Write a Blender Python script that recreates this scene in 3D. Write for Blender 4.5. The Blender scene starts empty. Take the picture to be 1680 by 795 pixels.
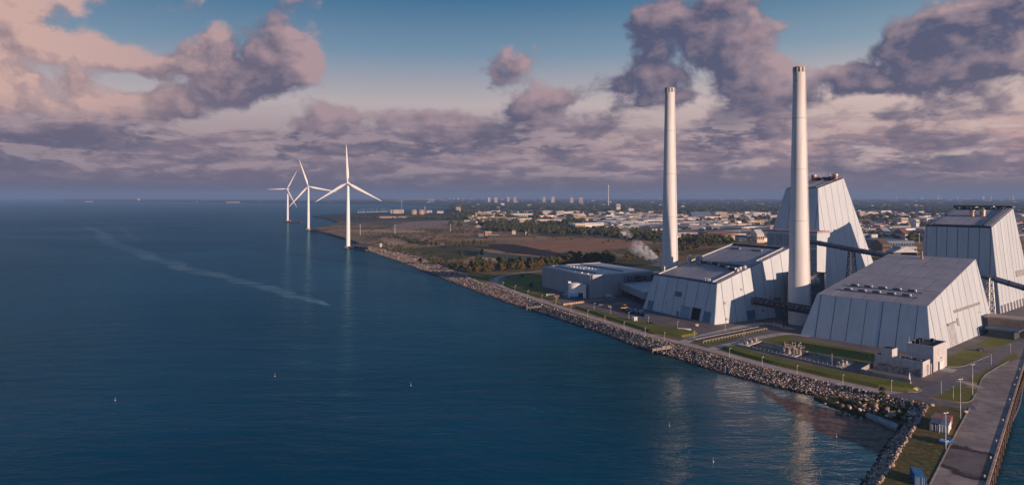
import bpy, bmesh, math, random
import numpy as np
from mathutils import Vector
from mathutils.geometry import tessellate_polygon
random.seed(7); RNG = np.random.default_rng(7)
R = math.radians
sc = bpy.context.scene
C = sc.collection

# ------------------------------------------------------------------ camera
FPX, CH, HY = 1110.0, 74.5, 322.0          # focal length in photo pixels, camera height above the land, eye level row
WZ = -3.0                                   # water level
cam = bpy.data.cameras.new('camera'); camo = bpy.data.objects.new('camera', cam); C.objects.link(camo)
camo.location = (0, 0, CH); camo.rotation_euler = (R(90), 0, 0)
cam.sensor_width = 36; cam.lens = FPX/1680*36; cam.shift_y = -(397.5-HY)/1680
cam.clip_start = 1; cam.clip_end = 80000
sc.camera = camo
def G(px, py, z=0.0):
    Y = FPX*(CH-z)/(py-HY); return Vector(((px-840)*Y/FPX, Y, z))

# ------------------------------------------------------------------ colour management / render
sc.view_settings.view_transform = 'Standard'; sc.view_settings.look = 'None'
sc.view_settings.exposure = .18; sc.view_settings.gamma = 1
sc.cycles.max_bounces = 5; sc.cycles.diffuse_bounces = 2; sc.cycles.glossy_bounces = 3
sc.cycles.volume_bounces = 1; sc.cycles.transparent_max_bounces = 8; sc.cycles.use_denoising = True
sc.cycles.caustics_reflective = False; sc.cycles.caustics_refractive = False
sc.cycles.sample_clamp_indirect = 4

# ------------------------------------------------------------------ a small node-maths language
class S:
    def __init__(s, nt, v): s.nt = nt; s.v = v
    def _m(s, op, *o, clamp=False):
        n = s.nt.nodes.new('ShaderNodeMath'); n.operation = op; n.use_clamp = clamp
        for i, x in enumerate((s,)+o):
            x = x.v if isinstance(x, S) else x
            if isinstance(x, (int, float)): n.inputs[i].default_value = x
            else: s.nt.links.new(x, n.inputs[i])
        return S(s.nt, n.outputs[0])
    def __add__(s, o): return s._m('ADD', o)
    __radd__ = __add__
    def __sub__(s, o): return s._m('SUBTRACT', o)
    def __rsub__(s, o): return S(s.nt, o)._m('SUBTRACT', s)
    def __mul__(s, o): return s._m('MULTIPLY', o)
    __rmul__ = __mul__
    def __truediv__(s, o): return s._m('DIVIDE', o)
    def exp(s): return s._m('EXPONENT')
    def clamp(s): return s._m('ADD', 0.0, clamp=True)
    def max(s, o): return s._m('MAXIMUM', o)
    def min(s, o): return s._m('MINIMUM', o)
    def pow(s, o): return s._m('POWER', o)
    def sqrt(s): return s._m('SQRT')
    def smooth(s, a, b):
        n = s.nt.nodes.new('ShaderNodeMapRange'); n.interpolation_type = 'SMOOTHSTEP'
        n.inputs['From Min'].default_value = a; n.inputs['From Max'].default_value = b
        s.nt.links.new(s.v, n.inputs['Value']); return S(s.nt, n.outputs['Result'])
def link(nt, a, b): nt.links.new(a.v if isinstance(a, S) else a, b)
def mixc(nt, f, a, b, mode='MIX'):
    n = nt.nodes.new('ShaderNodeMix'); n.data_type = 'RGBA'; n.blend_type = mode; n.clamp_factor = True
    for k, x in ((0, f), (6, a), (7, b)):
        x = x.v if isinstance(x, S) else x
        if isinstance(x, (int, float)): n.inputs[k].default_value = x
        elif isinstance(x, tuple): n.inputs[k].default_value = (*x[:3], 1)
        else: nt.links.new(x, n.inputs[k])
    return S(nt, n.outputs[2])
def noise(nt, vec, scale, detail=4, rough=.5, dist=0, out=0):
    n = nt.nodes.new('ShaderNodeTexNoise'); n.inputs['Scale'].default_value = scale
    n.inputs['Detail'].default_value = detail; n.inputs['Roughness'].default_value = rough; n.inputs['Distortion'].default_value = dist
    if vec is not None: link(nt, vec, n.inputs['Vector'])
    return S(nt, n.outputs[out])
def sep(nt, v):
    n = nt.nodes.new('ShaderNodeSeparateXYZ'); link(nt, v, n.inputs[0]); return [S(nt, n.outputs[i]) for i in range(3)]
def comb(nt, *xyz):
    n = nt.nodes.new('ShaderNodeCombineXYZ')
    for i, x in enumerate(xyz):
        if isinstance(x, (int, float)): n.inputs[i].default_value = x
        else: link(nt, x, n.inputs[i])
    return S(nt, n.outputs[0])
def vmath(nt, op, a, b=None, scale=None):
    n = nt.nodes.new('ShaderNodeVectorMath'); n.operation = op; link(nt, a, n.inputs[0])
    if b is not None:
        if isinstance(b, tuple): n.inputs[1].default_value = b
        else: link(nt, b, n.inputs[1])
    if scale is not None:
        if isinstance(scale, (int, float)): n.inputs['Scale'].default_value = scale
        else: link(nt, scale, n.inputs['Scale'])
    return S(nt, n.outputs[0])
def ramp(nt, f, stops):
    n = nt.nodes.new('ShaderNodeValToRGB'); e = n.color_ramp.elements
    e[0].position, e[0].color = stops[0][0], (*stops[0][1], 1); e[1].position, e[1].color = stops[-1][0], (*stops[-1][1], 1)
    for p, c in stops[1:-1]: x = e.new(p); x.color = (*c, 1)
    link(nt, f, n.inputs[0]); return S(nt, n.outputs[0])

# ------------------------------------------------------------------ sun and sky
SUN_AZ, SUN_EL = 137.3, 10.4                # bearing clockwise from the view direction, height
sd = Vector((math.sin(R(SUN_AZ))*math.cos(R(SUN_EL)), math.cos(R(SUN_AZ))*math.cos(R(SUN_EL)), math.sin(R(SUN_EL))))
sl = bpy.data.lights.new('sun', 'SUN'); sl.energy = 5.0; sl.angle = R(.55); sl.color = (1, .69, .51)
so = bpy.data.objects.new('sun', sl); C.objects.link(so); so.rotation_euler = sd.to_track_quat('Z', 'Y').to_euler()

def build_world():
    w = bpy.data.worlds.new('World'); sc.world = w; w.use_nodes = True; nt = w.node_tree; nt.nodes.clear()
    w.cycles.sampling_method = 'MANUAL'; w.cycles.sample_map_resolution = 512
    out = nt.nodes.new('ShaderNodeOutputWorld'); bg = nt.nodes.new('ShaderNodeBackground')
    nt.links.new(bg.outputs[0], out.inputs[0])
    tc = nt.nodes.new('ShaderNodeTexCoord'); D = vmath(nt, 'NORMALIZE', S(nt, tc.outputs['Generated']))
    x, y, z = sep(nt, D)
    sky = nt.nodes.new('ShaderNodeTexSky'); sky.sky_type = 'NISHITA'; sky.sun_disc = False
    sky.sun_elevation = R(SUN_EL); sky.sun_rotation = R(SUN_AZ); sky.dust_density = 1.2; sky.ozone_density = 2.0
    nish = vmath(nt, 'SCALE', S(nt, sky.outputs[0]), scale=1.0)
    # clouds: a density group evaluated at the direction itself and towards the sun
    gt = bpy.data.node_groups.new('cloud_density', 'ShaderNodeTree')
    gt.interface.new_socket('Dir', in_out='INPUT', socket_type='NodeSocketVector')
    gt.interface.new_socket('Raw', in_out='OUTPUT', socket_type='NodeSocketFloat')
    gi = gt.nodes.new('NodeGroupInput'); go = gt.nodes.new('NodeGroupOutput')
    d = vmath(gt, 'NORMALIZE', S(gt, gi.outputs[0])); gx, gy, gz = sep(gt, d)
    az = gx._m('ARCTAN2', gy); el = gz._m('ARCSINE')
    vec0 = vmath(gt, 'MULTIPLY', d, (1, 1, 1.35)); vec1 = vmath(gt, 'MULTIPLY', d, (1, 1, 2.6))
    wz = noise(gt, vec0, 9, 2, .5, 0, 1)
    wv = vmath(gt, 'SCALE', vmath(gt, 'SUBTRACT', wz, (.5, .5, .5)), scale=.05)
    nhi = noise(gt, vmath(gt, 'ADD', vec0, wv), 13.5, 9, .55)
    nlo = noise(gt, vmath(gt, 'ADD', vec1, wv), 19.0, 8, .60)
    nbig = noise(gt, d, 2.2, 2, .5)
    lowm = el.smooth(.15, .04)
    n1 = nhi*(1-lowm)+nlo*lowm
    # (px, py, rx, ry, weight) of the photographed cumulus groups, as bearings and heights
    CL = [(330,140,90,34,.9),(400,105,90,46,.8),(492,68,62,50,1.0),(300,178,75,20,.7),(440,125,110,30,.6),
          (150,190,90,34,.8),(230,175,60,26,.5),(60,215,80,30,.5),(535,202,60,24,.8),(640,185,30,14,.5),(655,205,36,9,.4),
          (740,205,52,26,.7),(760,180,36,14,.4),(805,110,70,30,.8),(880,68,60,32,.8),(735,125,40,22,.45),
          (965,160,62,50,.85),(870,195,90,26,.7),(815,205,40,24,.4),(920,200,60,22,.5),
          (1100,95,82,56,1.0),(1190,40,90,60,.95),(1130,20,80,50,.6),(1150,150,90,30,.6),(1060,120,60,44,.6),(1240,95,66,50,.6),(1250,130,80,28,.5),
          (1360,122,120,26,.8),(1560,95,130,50,1.0),(1610,40,110,54,.9),(1500,60,70,44,.7),(1680,60,90,70,.8),(1470,130,80,20,.5),
          (1250,205,95,36,.75),(1150,200,54,26,.5),(1050,225,80,22,.5),(1380,243,44,18,.7),(1510,205,80,40,.7),(1610,232,48,18,.7),
          (1640,165,60,22,.6),(1560,170,60,22,.4),(-20,100,150,95,1.1),(60,60,110,70,.9),(50,10,100,40,.6),(190,95,60,16,.5),
          (330,225,130,26,.4),(450,240,120,22,.4),(640,235,120,22,.45),(100,250,160,26,.45),(820,240,140,16,.4),(700,150,40,14,.5),(690,235,46,16,.5),(560,240,60,16,.4),(600,150,30,14,.35),(1430,185,50,16,.5),(1420,275,70,10,.4),(1530,285,60,9,.35),(240,120,50,20,.35),(600,218,80,24,.55),(860,158,46,24,.5),(1012,150,50,40,.55),(590,22,40,16,.35),(1000,12,50,14,.3),(560,175,46,18,.4),(690,190,40,16,.5),(770,220,60,16,.45),(930,225,60,16,.45),(1340,165,60,18,.4),(330,60,60,20,.35),
          (1200,260,200,14,.35),(1500,262,160,12,.35)]
    HOLES = [(660,60,105,62,.9),(960,60,60,60,.75),(200,35,100,26,.7),(1365,60,62,34,.75),(720,40,120,50,.6),(1130,250,40,10,.2),(600,120,40,40,.5),
             (1430,215,50,30,.5),(1000,95,40,30,.4),(1330,210,50,20,.35),(1450,170,50,10,.5),(180,130,40,10,.3),(690,150,110,26,.35)]
    # bearing / height plane; each group is a spherical falloff round its own centre
    ae = comb(gt, az, el, 0.0)
    def g(acc, px, py, rx, ry, wgt, grow=1.7):
        a = math.atan((px-840)/FPX); e = math.atan((HY-py)*math.cos(a)/FPX)
        kx = FPX/(rx*grow*math.cos(a)**2); ky = FPX/(ry*grow*math.cos(a))
        v = gt.nodes.new('ShaderNodeVectorMath'); v.operation = 'MULTIPLY_ADD'; link(gt, ae, v.inputs[0])
        v.inputs[1].default_value = (kx, ky, 0); v.inputs[2].default_value = (-a*kx, -e*ky, 0)
        t = gt.nodes.new('ShaderNodeTexGradient'); t.gradient_type = 'SPHERICAL'; gt.links.new(v.outputs[0], t.inputs[0])
        t = S(gt, t.outputs['Fac'])*(wgt*1.15)
        return t if acc is None else acc+t
    tot = None
    for k, c in enumerate(CL):
        tot = g(tot, *c)
        if k%4 == 3: ae = comb(gt, az, el, tot*1e-9)
    tot = tot.min(1.02)
    for k, (px, py, rx, ry, wgt) in enumerate(HOLES):
        if k%4 == 0: ae = comb(gt, az, el, tot*1e-9)
        tot = g(tot, px, py, rx, ry, -wgt)
    # how far the photographed layout reaches: elsewhere the deck is left to the noise
    infr = (az*az*.9).smooth(.75, .45)*el.smooth(.42, .30)
    low = el.smooth(.125, .02)                # towards the horizon the cloud layers close up
    field = tot*.88*infr + (1-infr)*(nbig-.40)*1.3 + low*.37
    dens = (n1-.5)*3.0 + (nbig-.5)*.4 + field - .35
    link(gt, dens, go.inputs[0])
    def cloud(vec):
        n = nt.nodes.new('ShaderNodeGroup'); n.node_tree = gt; link(nt, vec, n.inputs[0]); return S(nt, n.outputs[0])
    L = (sd.x, 0.05, sd.z+.30)
    def off(k): return vmath(nt, 'ADD', D, tuple(k*c for c in L))
    r0 = cloud(D); r1 = cloud(off(.022)); r2 = cloud(off(.075))
    d0 = r0.smooth(-.04, .44)
    lit = ((r0-r1)*.62+(r0-r2)*.42-(r0-.5).max(0.0)*.34+.10).clamp()
    az = x._m('ARCTAN2', y); el = z._m('ARCSINE')
    # clear sky: the Nishita sky, with the dusty band of dawn light low down
    hz = ramp(nt, el*3.0, [(0.0, (.115,.105,.155)), (.10, (.175,.140,.185)), (.22, (.33,.250,.275)), (.40, (.43,.375,.385)), (.62, (.16,.25,.35)), (.85, (.050,.145,.262)), (1, (.030,.115,.235))])
    warm = az.smooth(-.2, .75)
    hz = mixc(nt, warm*.55*el.smooth(.0, .08), hz, mixc(nt, 1.0, hz, (1.75, 1.42, 1.18), 'MULTIPLY'))
    nb = vmath(nt, 'SCALE', nish, scale=.085)
    clear = mixc(nt, el.smooth(.28, .60), hz, mixc(nt, 1.0, nb, (.50, .95, 1.40), 'MULTIPLY'))
    # cloud colour: blue-grey bodies, rose light on the faces turned to the sun
    fine = noise(nt, vmath(nt, 'SCALE', D, scale=1.0), 9, 6, .6)
    dark = mixc(nt, el.smooth(.0, .16), (.135,.120,.170), (.080,.084,.148))
    rose = mixc(nt, el.smooth(.02, .22), (.30,.225,.26), (.37,.26,.285))
    leftbig = (((az+.67)*4.2).pow(2)*-1.0).exp()*el.smooth(.07, .12)
    rose = mixc(nt, leftbig, rose, (.56,.365,.325))
    rose = mixc(nt, az.smooth(.2, .8)*.25, rose, (.70,.50,.44))
    body = mixc(nt, (lit*1.35+(fine-.5)*(leftbig*.9+.25)+leftbig*.62).clamp(), dark, rose)
    # thin edges let the bright sky behind through
    alpha = d0
    col = mixc(nt, alpha*.96, clear, body)
    # thin layered cloud seen edge-on low down
    lay = noise(nt, vmath(nt, 'MULTIPLY', D, (1, 1, 5.5)), 9, 6, .62, .5); lay2 = noise(nt, vmath(nt, 'MULTIPLY', D, (1, 1, 3.2)), 26, 4, .6)
    band = el.smooth(.012, .035)*el.smooth(.135, .075)
    col = mixc(nt, band*(lay+(lay2-.5)*.5).smooth(.50, .62)*.62, col, mixc(nt, warm, (.37,.285,.31), (.60,.47,.43)))
    col = mixc(nt, band*(lay+(lay2-.5)*.5).smooth(.50, .40)*.50, col, (.120,.110,.165))
    # everything sinks into the mauve band at the horizon
    col = mixc(nt, el.smooth(.042, .0)*.9, col, mixc(nt, warm*.7, (.115,.100,.145), (.190,.150,.190)))
    link(nt, col, bg.inputs[0]); bg.inputs[1].default_value = 1.0
build_world()

# ------------------------------------------------------------------ materials
MATS = {}
def pmat(name, rough=.7, metallic=0.0, spec=.4):
    m = bpy.data.materials.new(name); m.use_nodes = True; nt = m.node_tree; b = nt.nodes['Principled BSDF']
    b.inputs['Roughness'].default_value = rough; b.inputs['Metallic'].default_value = metallic
    b.inputs['Specular IOR Level'].default_value = spec
    return m, nt, b
def geo(nt):
    n = nt.nodes.new('ShaderNodeNewGeometry'); return S(nt, n.outputs['Position'])
def simple(name, col, rough=.7, metallic=0.0, var=.12, scale=.5, bump=0.0, objvar=0.0, col2=None, stretch=None, spec=.4):
    if name in MATS: return MATS[name]
    m, nt, b = pmat(name, rough, metallic, spec)
    P = geo(nt)
    if stretch: P = vmath(nt, 'MULTIPLY', P, stretch)
    n = noise(nt, P, scale, 5, .6)
    c2 = col2 if col2 else tuple(x*(1-2.2*var) for x in col)
    c = mixc(nt, n.smooth(.32, .68), c2, col if col2 else tuple(min(1, x*(1+var)) for x in col))
    if objvar:
        oi = nt.nodes.new('ShaderNodeObjectInfo'); r = S(nt, oi.outputs['Random'])
        v = (r-.5)*(2*objvar)+1.0
        c = vmath(nt, 'SCALE', c, scale=v)
    link(nt, c, b.inputs['Base Color'])
    if bump:
        bn = nt.nodes.new('ShaderNodeBump'); bn.inputs['Strength'].default_value = .6; bn.inputs['Distance'].default_value = bump
        link(nt, noise(nt, P, scale*4, 4, .6), bn.inputs['Height']); nt.links.new(bn.outputs[0], b.inputs['Normal'])
    MATS[name] = m; return m
panel_white = simple('clad_panel', (.515,.575,.62), .42, .0, .032, .45, objvar=.04, stretch=(1,1,.10))
panel_seam = simple('seam_grey', (.15,.175,.21), .7)
roof_sheet = simple('roof_sheet', (.36,.34,.36), .5, .0, .07, .08, objvar=.07)
roof_seam = simple('roof_seam', (.06,.065,.08), .8)
roof_dark = simple('roof_felt', (.035,.04,.05), .85)
def shell_material():
    m, nt, b = pmat('chimney_shell', .55, 0, .4); P = geo(nt); x, y, z = sep(nt, P)
    n = noise(nt, vmath(nt, 'MULTIPLY', P, (1, 1, .05)), .55, 5, .6); n2 = noise(nt, vmath(nt, 'MULTIPLY', P, (.4, .4, .02)), .6, 3, .5)
    c = mixc(nt, n.smooth(.35, .7), (.62,.615,.61), (.74,.74,.735)); c = mixc(nt, ((n2-.46)*3).clamp()*.25, c, (.50,.47,.44))
    c = mixc(nt, z.smooth(118, 150)*n.smooth(.3, .75)*.55, c, (.30,.26,.24)); link(nt, c, b.inputs['Base Color'])
    # casting lifts: a shallow step in the shell every 5 m
    w = nt.nodes.new('ShaderNodeTexWave'); w.bands_direction = 'Z'; w.inputs['Scale'].default_value = .63; w.wave_profile = 'SAW'; link(nt, P, w.inputs['Vector'])
    bn = nt.nodes.new('ShaderNodeBump'); bn.inputs['Distance'].default_value = .03; bn.inputs['Strength'].default_value = .5; nt.links.new(w.outputs['Fac'], bn.inputs['Height']); nt.links.new(bn.outputs[0], b.inputs['Normal'])
    return m
conc_white = shell_material()
concrete = simple('concrete', (.36,.34,.32), .85, 0, .14, .4)
concrete_pale = simple('pale_render', (.52,.52,.53), .8, 0, .06, .3)
hall_grey = simple('hall_cladding', (.36,.375,.40), .55, 0, .05, .3, stretch=(1,1,.1))
steel_dark = simple('dark_steel', (.035,.045,.06), .5, .3)
steel_blue = simple('blue_grey_steel', (.10,.15,.21), .5, .2)
steel_bright = simple('bright_steel', (.55,.52,.50), .3, .8)
galv = simple('galvanised', (.42,.42,.43), .45, .5)
tube_blue = simple('conveyor_sheet', (.07,.10,.15), .4, .3)
white_paint = simple('white_paint', (.78,.78,.77), .4)
turbine_white = simple('turbine_white', (.80,.80,.80), .35, 0, .02)
brown_paint = simple('dark_brown_sheet', (.10,.06,.045), .7)
blue_door = simple('blue_door', (.10,.19,.29), .5)
blue_door_pale = simple('pale_blue_door', (.24,.34,.45), .5)
black_open = simple('dark_opening', (.010,.012,.015), .9)
yellow_paint = simple('orange_machine', (.62,.30,.04), .45)
red_paint = simple('red_sheet', (.42,.09,.06), .5)
blue_paint = simple('blue_sheet', (.03,.14,.34), .45)
blue_pale = simple('pale_blue_sheet', (.30,.52,.66), .45)
rubber = simple('rubber', (.015,.015,.016), .8)
glass_dark = simple('dark_glass', (.02,.03,.04), .08, 0, .02, spec=.8)
timber = simple('weathered_timber', (.26,.19,.14), .85, 0, .25, 1.5)
asphalt = simple('road_asphalt', (.17,.15,.155), .85, 0, .12, .25)
path_mat = simple('pale_path_asphalt', (.48,.40,.345), .85, 0, .12, .2)
yard_mat = simple('yard_asphalt', (.20,.165,.15), .9, 0, .0, .06, col2=(.12,.10,.10))
kerb_mat = simple('kerb_stone', (.33,.30,.27), .8)
sand_mat = simple('sand', (.40,.29,.20), .95, 0, .1, .01)
bark = simple('bark', (.07,.05,.035), .9)

def grass_like(name, a, b2, c3, sc1=.03, sc2=.35, bump=.25):
    m, nt, b = pmat(name, .95, 0, .15); P = geo(nt)
    n = noise(nt, P, sc1, 6, .62); n2 = noise(nt, P, sc2, 6, .7)
    c = mixc(nt, n.smooth(.43, .57), a, b2); c = mixc(nt, n2.smooth(.46, .64)*.8, c, c3)
    link(nt, c, b.inputs['Base Color'])
    bn = nt.nodes.new('ShaderNodeBump'); bn.inputs['Distance'].default_value = bump; bn.inputs['Strength'].default_value = .7
    link(nt, n2, bn.inputs['Height']); nt.links.new(bn.outputs[0], b.inputs['Normal']); return m
grass_m = grass_like('lawn_grass', (.115,.140,.022), (.17,.165,.032), (.20,.155,.045), .05, .5)
grass_dry = grass_like('dry_grass', (.13,.10,.032), (.085,.085,.025), (.24,.17,.075), .05, .6)
field_tan = grass_like('tan_stubble', (.50,.31,.16), (.60,.39,.22), (.38,.24,.13), .028, .16)
field_brown = grass_like('brown_field', (.34,.165,.085), (.40,.21,.11), (.25,.15,.07), .028, .16)
field_dark = grass_like('ploughed_dark', (.035,.024,.024), (.055,.035,.03), (.03,.022,.02), .028, .16)
field_green = grass_like('rough_green', (.065,.070,.028), (.095,.085,.036), (.12,.09,.045), .028, .16)
field_sand = grass_like('sandy_ground', (.38,.27,.19), (.30,.22,.16), (.24,.17,.12), .028, .16)
field_far = grass_like('far_heath', (.050,.060,.036), (.075,.075,.045), (.05,.058,.036), .002, .01)

def ground_material():
    m, nt, b = pmat('ground_soil', .95, 0, .15); P = geo(nt)
    n = noise(nt, P, .008, 7, .62, .4); n2 = noise(nt, P, .03, 7, .65); n3 = noise(nt, P, .5, 5, .7)
    c = mixc(nt, n.smooth(.44, .55), (.20,.145,.055), (.42,.24,.12))
    c = mixc(nt, n2.smooth(.52, .60), c, (.055,.060,.026)); c = mixc(nt, n2.smooth(.36, .24), c, (.42,.29,.19))
    c = mixc(nt, n3.smooth(.5, .8)*.4, c, (.24,.17,.11))
    x, y, z = sep(nt, P)
    dist = (x*x+y*y).sqrt()
    far = mixc(nt, n.smooth(.3, .7), (.030,.042,.030), (.055,.062,.045))
    c = mixc(nt, dist.smooth(1500, 2400), c, far)
    link(nt, c, b.inputs['Base Color'])
    bn = nt.nodes.new('ShaderNodeBump'); bn.inputs['Distance'].default_value = .3; bn.inputs['Strength'].default_value = .6
    link(nt, n3, bn.inputs['Height']); nt.links.new(bn.outputs[0], b.inputs['Normal']); return m

def quay_material():
    m, nt, b = pmat('quay_asphalt', .85, 0, .3); P = geo(nt)
    n = noise(nt, P, .12, 7, .65, .6); n2 = noise(nt, P, .9, 6, .7); n3 = noise(nt, P, .035, 4, .6)
    c = mixc(nt, n.smooth(.35, .65), (.24,.195,.17), (.38,.32,.275)); c = mixc(nt, n2.smooth(.52, .8)*.5, c, (.10,.085,.08))
    c = mixc(nt, n3.smooth(.48, .60)*.5, c, (.15,.12,.105)); c = mixc(nt, noise(nt, P, .06, 5, .7, .8).smooth(.55, .68)*.5, c, (.36,.31,.27))
    # an oil-dark round patch of tyre marks
    q = G(1590, 757); x, y, z = sep(nt, P)
    r = (((x-q.x)*.9).pow(2)+((y-q.y)*.75).pow(2)).sqrt()+(n-.5)*9
    ring = r.smooth(11.5, 9.0)*.55+r.smooth(7.5, 8.8)*r.smooth(10.6, 9.4)*.5
    c = mixc(nt, ring.clamp(), c, (.050,.038,.040))
    # tar-filled cracks
    vo = nt.nodes.new('ShaderNodeTexVoronoi'); vo.feature = 'DISTANCE_TO_EDGE'; vo.inputs['Scale'].default_value = .07
    link(nt, vmath(nt, 'ADD', P, vmath(nt, 'SCALE', noise(nt, P, .2, 3, .5, 0, 1), scale=6.0)), vo.inputs['Vector'])
    c = mixc(nt, S(nt, vo.outputs['Distance']).smooth(.014, .004)*.35, c, (.07,.06,.06))
    link(nt, c, b.inputs['Base Color']); return m

def water_material():
    m, nt, b = pmat('sea_water', .06, 0, .30); P = geo(nt); x, y, z = sep(nt, P)
    b.inputs['IOR'].default_value = 1.33
    dist = (x*x+y*y).sqrt()
    Pw = vmath(nt, 'MULTIPLY', P, (1, 1, 0))
    def rot(v, a, sx, sy):
        n = nt.nodes.new('ShaderNodeMapping'); n.inputs['Rotation'].default_value = (0, 0, R(a)); n.inputs['Scale'].default_value = (sx, sy, 1)
        link(nt, v, n.inputs['Vector']); return S(nt, n.outputs[0])
    w1 = noise(nt, rot(Pw, 12, .35, 1), .13, 5, .6, .8)
    w2 = noise(nt, rot(Pw, -20, .6, 1), .42, 4, .55, .4)
    w3 = noise(nt, Pw, 1.6, 3, .5)
    w0 = noise(nt, rot(Pw, 16, .30, 1), .055, 3, .5, 1.0)
    h = w0*1.5+w1*1.15+w2*.40+w3*.08
    calm = noise(nt, rot(Pw, 20, .5, 1), .006, 4, .55, 1.0)
    # wind slicks: ribbons of smoothed water
    warp = vmath(nt, 'ADD', Pw, vmath(nt, 'SCALE', vmath(nt, 'SUBTRACT', noise(nt, Pw, .012, 4, .6, 0, 1), (.5,.5,.5)), scale=40.0))
    wx, wy, _ = sep(nt, warp)
    def seg(a, c, r0, r1):
        ax, ay = a.x, a.y; dx, dy = c.x-ax, c.y-ay; L2 = dx*dx+dy*dy
        t = (((wx-ax)*dx+(wy-ay)*dy)*(1/L2)).clamp()
        ex = wx-ax-t*dx; ey = wy-ay-t*dy
        return (ex*ex+ey*ey).sqrt()/(t*(r1-r0)+r0)
    def chain(pts):
        s = None
        for (p0, r0), (p1, r1) in zip(pts[:-1], pts[1:]):
            v = seg(G(*p0, WZ), G(*p1, WZ), r0, r1); s = v if s is None else s.min(v)
        return s
    s1 = chain([((137,368),5),((168,383),12),((180,398),16),((232,415),13),((300,438),11),((360,450),11),((430,469),9),((490,487),7),((545,501),2)])
    s2 = chain([((160,364),6),((196,371),8),((212,385),6),((225,396),3)])
    s3 = chain([((265,352),8),((330,362),5)])
    s4 = chain([((270,405),4),((330,418),2.5)])
    streak = noise(nt, rot(Pw, 8, .12, 1), .05, 4, .6)
    slick = ((s1.smooth(1.25, .45)+s2.smooth(1.2, .5)*.6+s3.smooth(1.2, .4)*.5+s4.smooth(1.2, .3)*.4)*streak.smooth(.30, .56)).clamp()
    fade = dist.smooth(2600, 300)*.75+.25
    lee_glint = chain([((1270,655),1),((1330,690),1),((1340,740),1),((1320,800),1)]).smooth(62, 22)  # calmer water; its mirror is also boosted to brighten the stack's reflection
    amp = fade*(1-slick*.92)*(calm.smooth(.3, .7)*.5+.6)*(1-lee_glint*.62)
    bn = nt.nodes.new('ShaderNodeBump'); bn.inputs['Distance'].default_value = 1.0
    link(nt, amp*.80, bn.inputs['Strength']); link(nt, h*.85, bn.inputs['Height']); nt.links.new(bn.outputs[0], b.inputs['Normal'])
    # body colour of the sea, greener over the shallows by the shore, red-brown where weed lies under the surface
    shore = chain([((1100,600),1),((1240,650),1),((1330,690),1),((1400,760),1)])
    c = mixc(nt, noise(nt, Pw, .004, 4, .6).smooth(.35, .7), (.001,.050,.094), (.003,.074,.132))
    c = mixc(nt, dist.smooth(2500, 350)*.0, c, (.0,.0,.0))
    c = mixc(nt, shore.smooth(110, 20), c, (.001,.036,.045))
    c = mixc(nt, slick*.30, c, (.05,.085,.13))  # slicks painted paler, for the brighter sky they mirror
    wn = noise(nt, Pw, .35, 5, .7)
    weed = chain([((1275,638),3),((1310,655),7),((1360,678),11),((1405,700),12),((1440,718),8)])
    wf = (weed+(noise(nt, Pw, .12, 4, .6)-.5)*1.2).smooth(1.25, .75)
    c = mixc(nt, wf*.94, c, mixc(nt, wn.smooth(.35, .65), (.07,.036,.030), (.20,.11,.088)))
    link(nt, c, b.inputs['Base Color']); b.inputs['Specular IOR Level'].default_value = 0.0; b.inputs['Roughness'].default_value = 1.0
    gl = nt.nodes.new('ShaderNodeBsdfGlossy'); gl.distribution = 'GGX'; nt.links.new(bn.outputs[0], gl.inputs['Normal'])
    link(nt, slick*.06+.045-lee_glint*.035+dist.smooth(500, 4000)*.16, gl.inputs['Roughness']); link(nt, mixc(nt, lee_glint, (.42, .80, .95), (1.0, .95, .88)), gl.inputs['Color'])
    fr = nt.nodes.new('ShaderNodeFresnel'); fr.inputs['IOR'].default_value = 1.33; nt.links.new(bn.outputs[0], fr.inputs['Normal'])
    # a rough sea shows mostly wave faces turned to the viewer, so the mirror part levels off with distance
    k = S(nt, fr.outputs[0]); k = k/(k*1.55+1.0)*(slick*.6+1.0)*(lee_glint*1.7+1.0)*(calm*.9+.30)*(1-wf*.75)
    mx = nt.nodes.new('ShaderNodeMixShader'); link(nt, k.clamp(), mx.inputs[0]); nt.links.new(b.outputs[0], mx.inputs[1]); nt.links.new(gl.outputs[0], mx.inputs[2])
    nt.links.new(mx.outputs[0], nt.nodes['Material Output'].inputs['Surface'])
    return m

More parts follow.
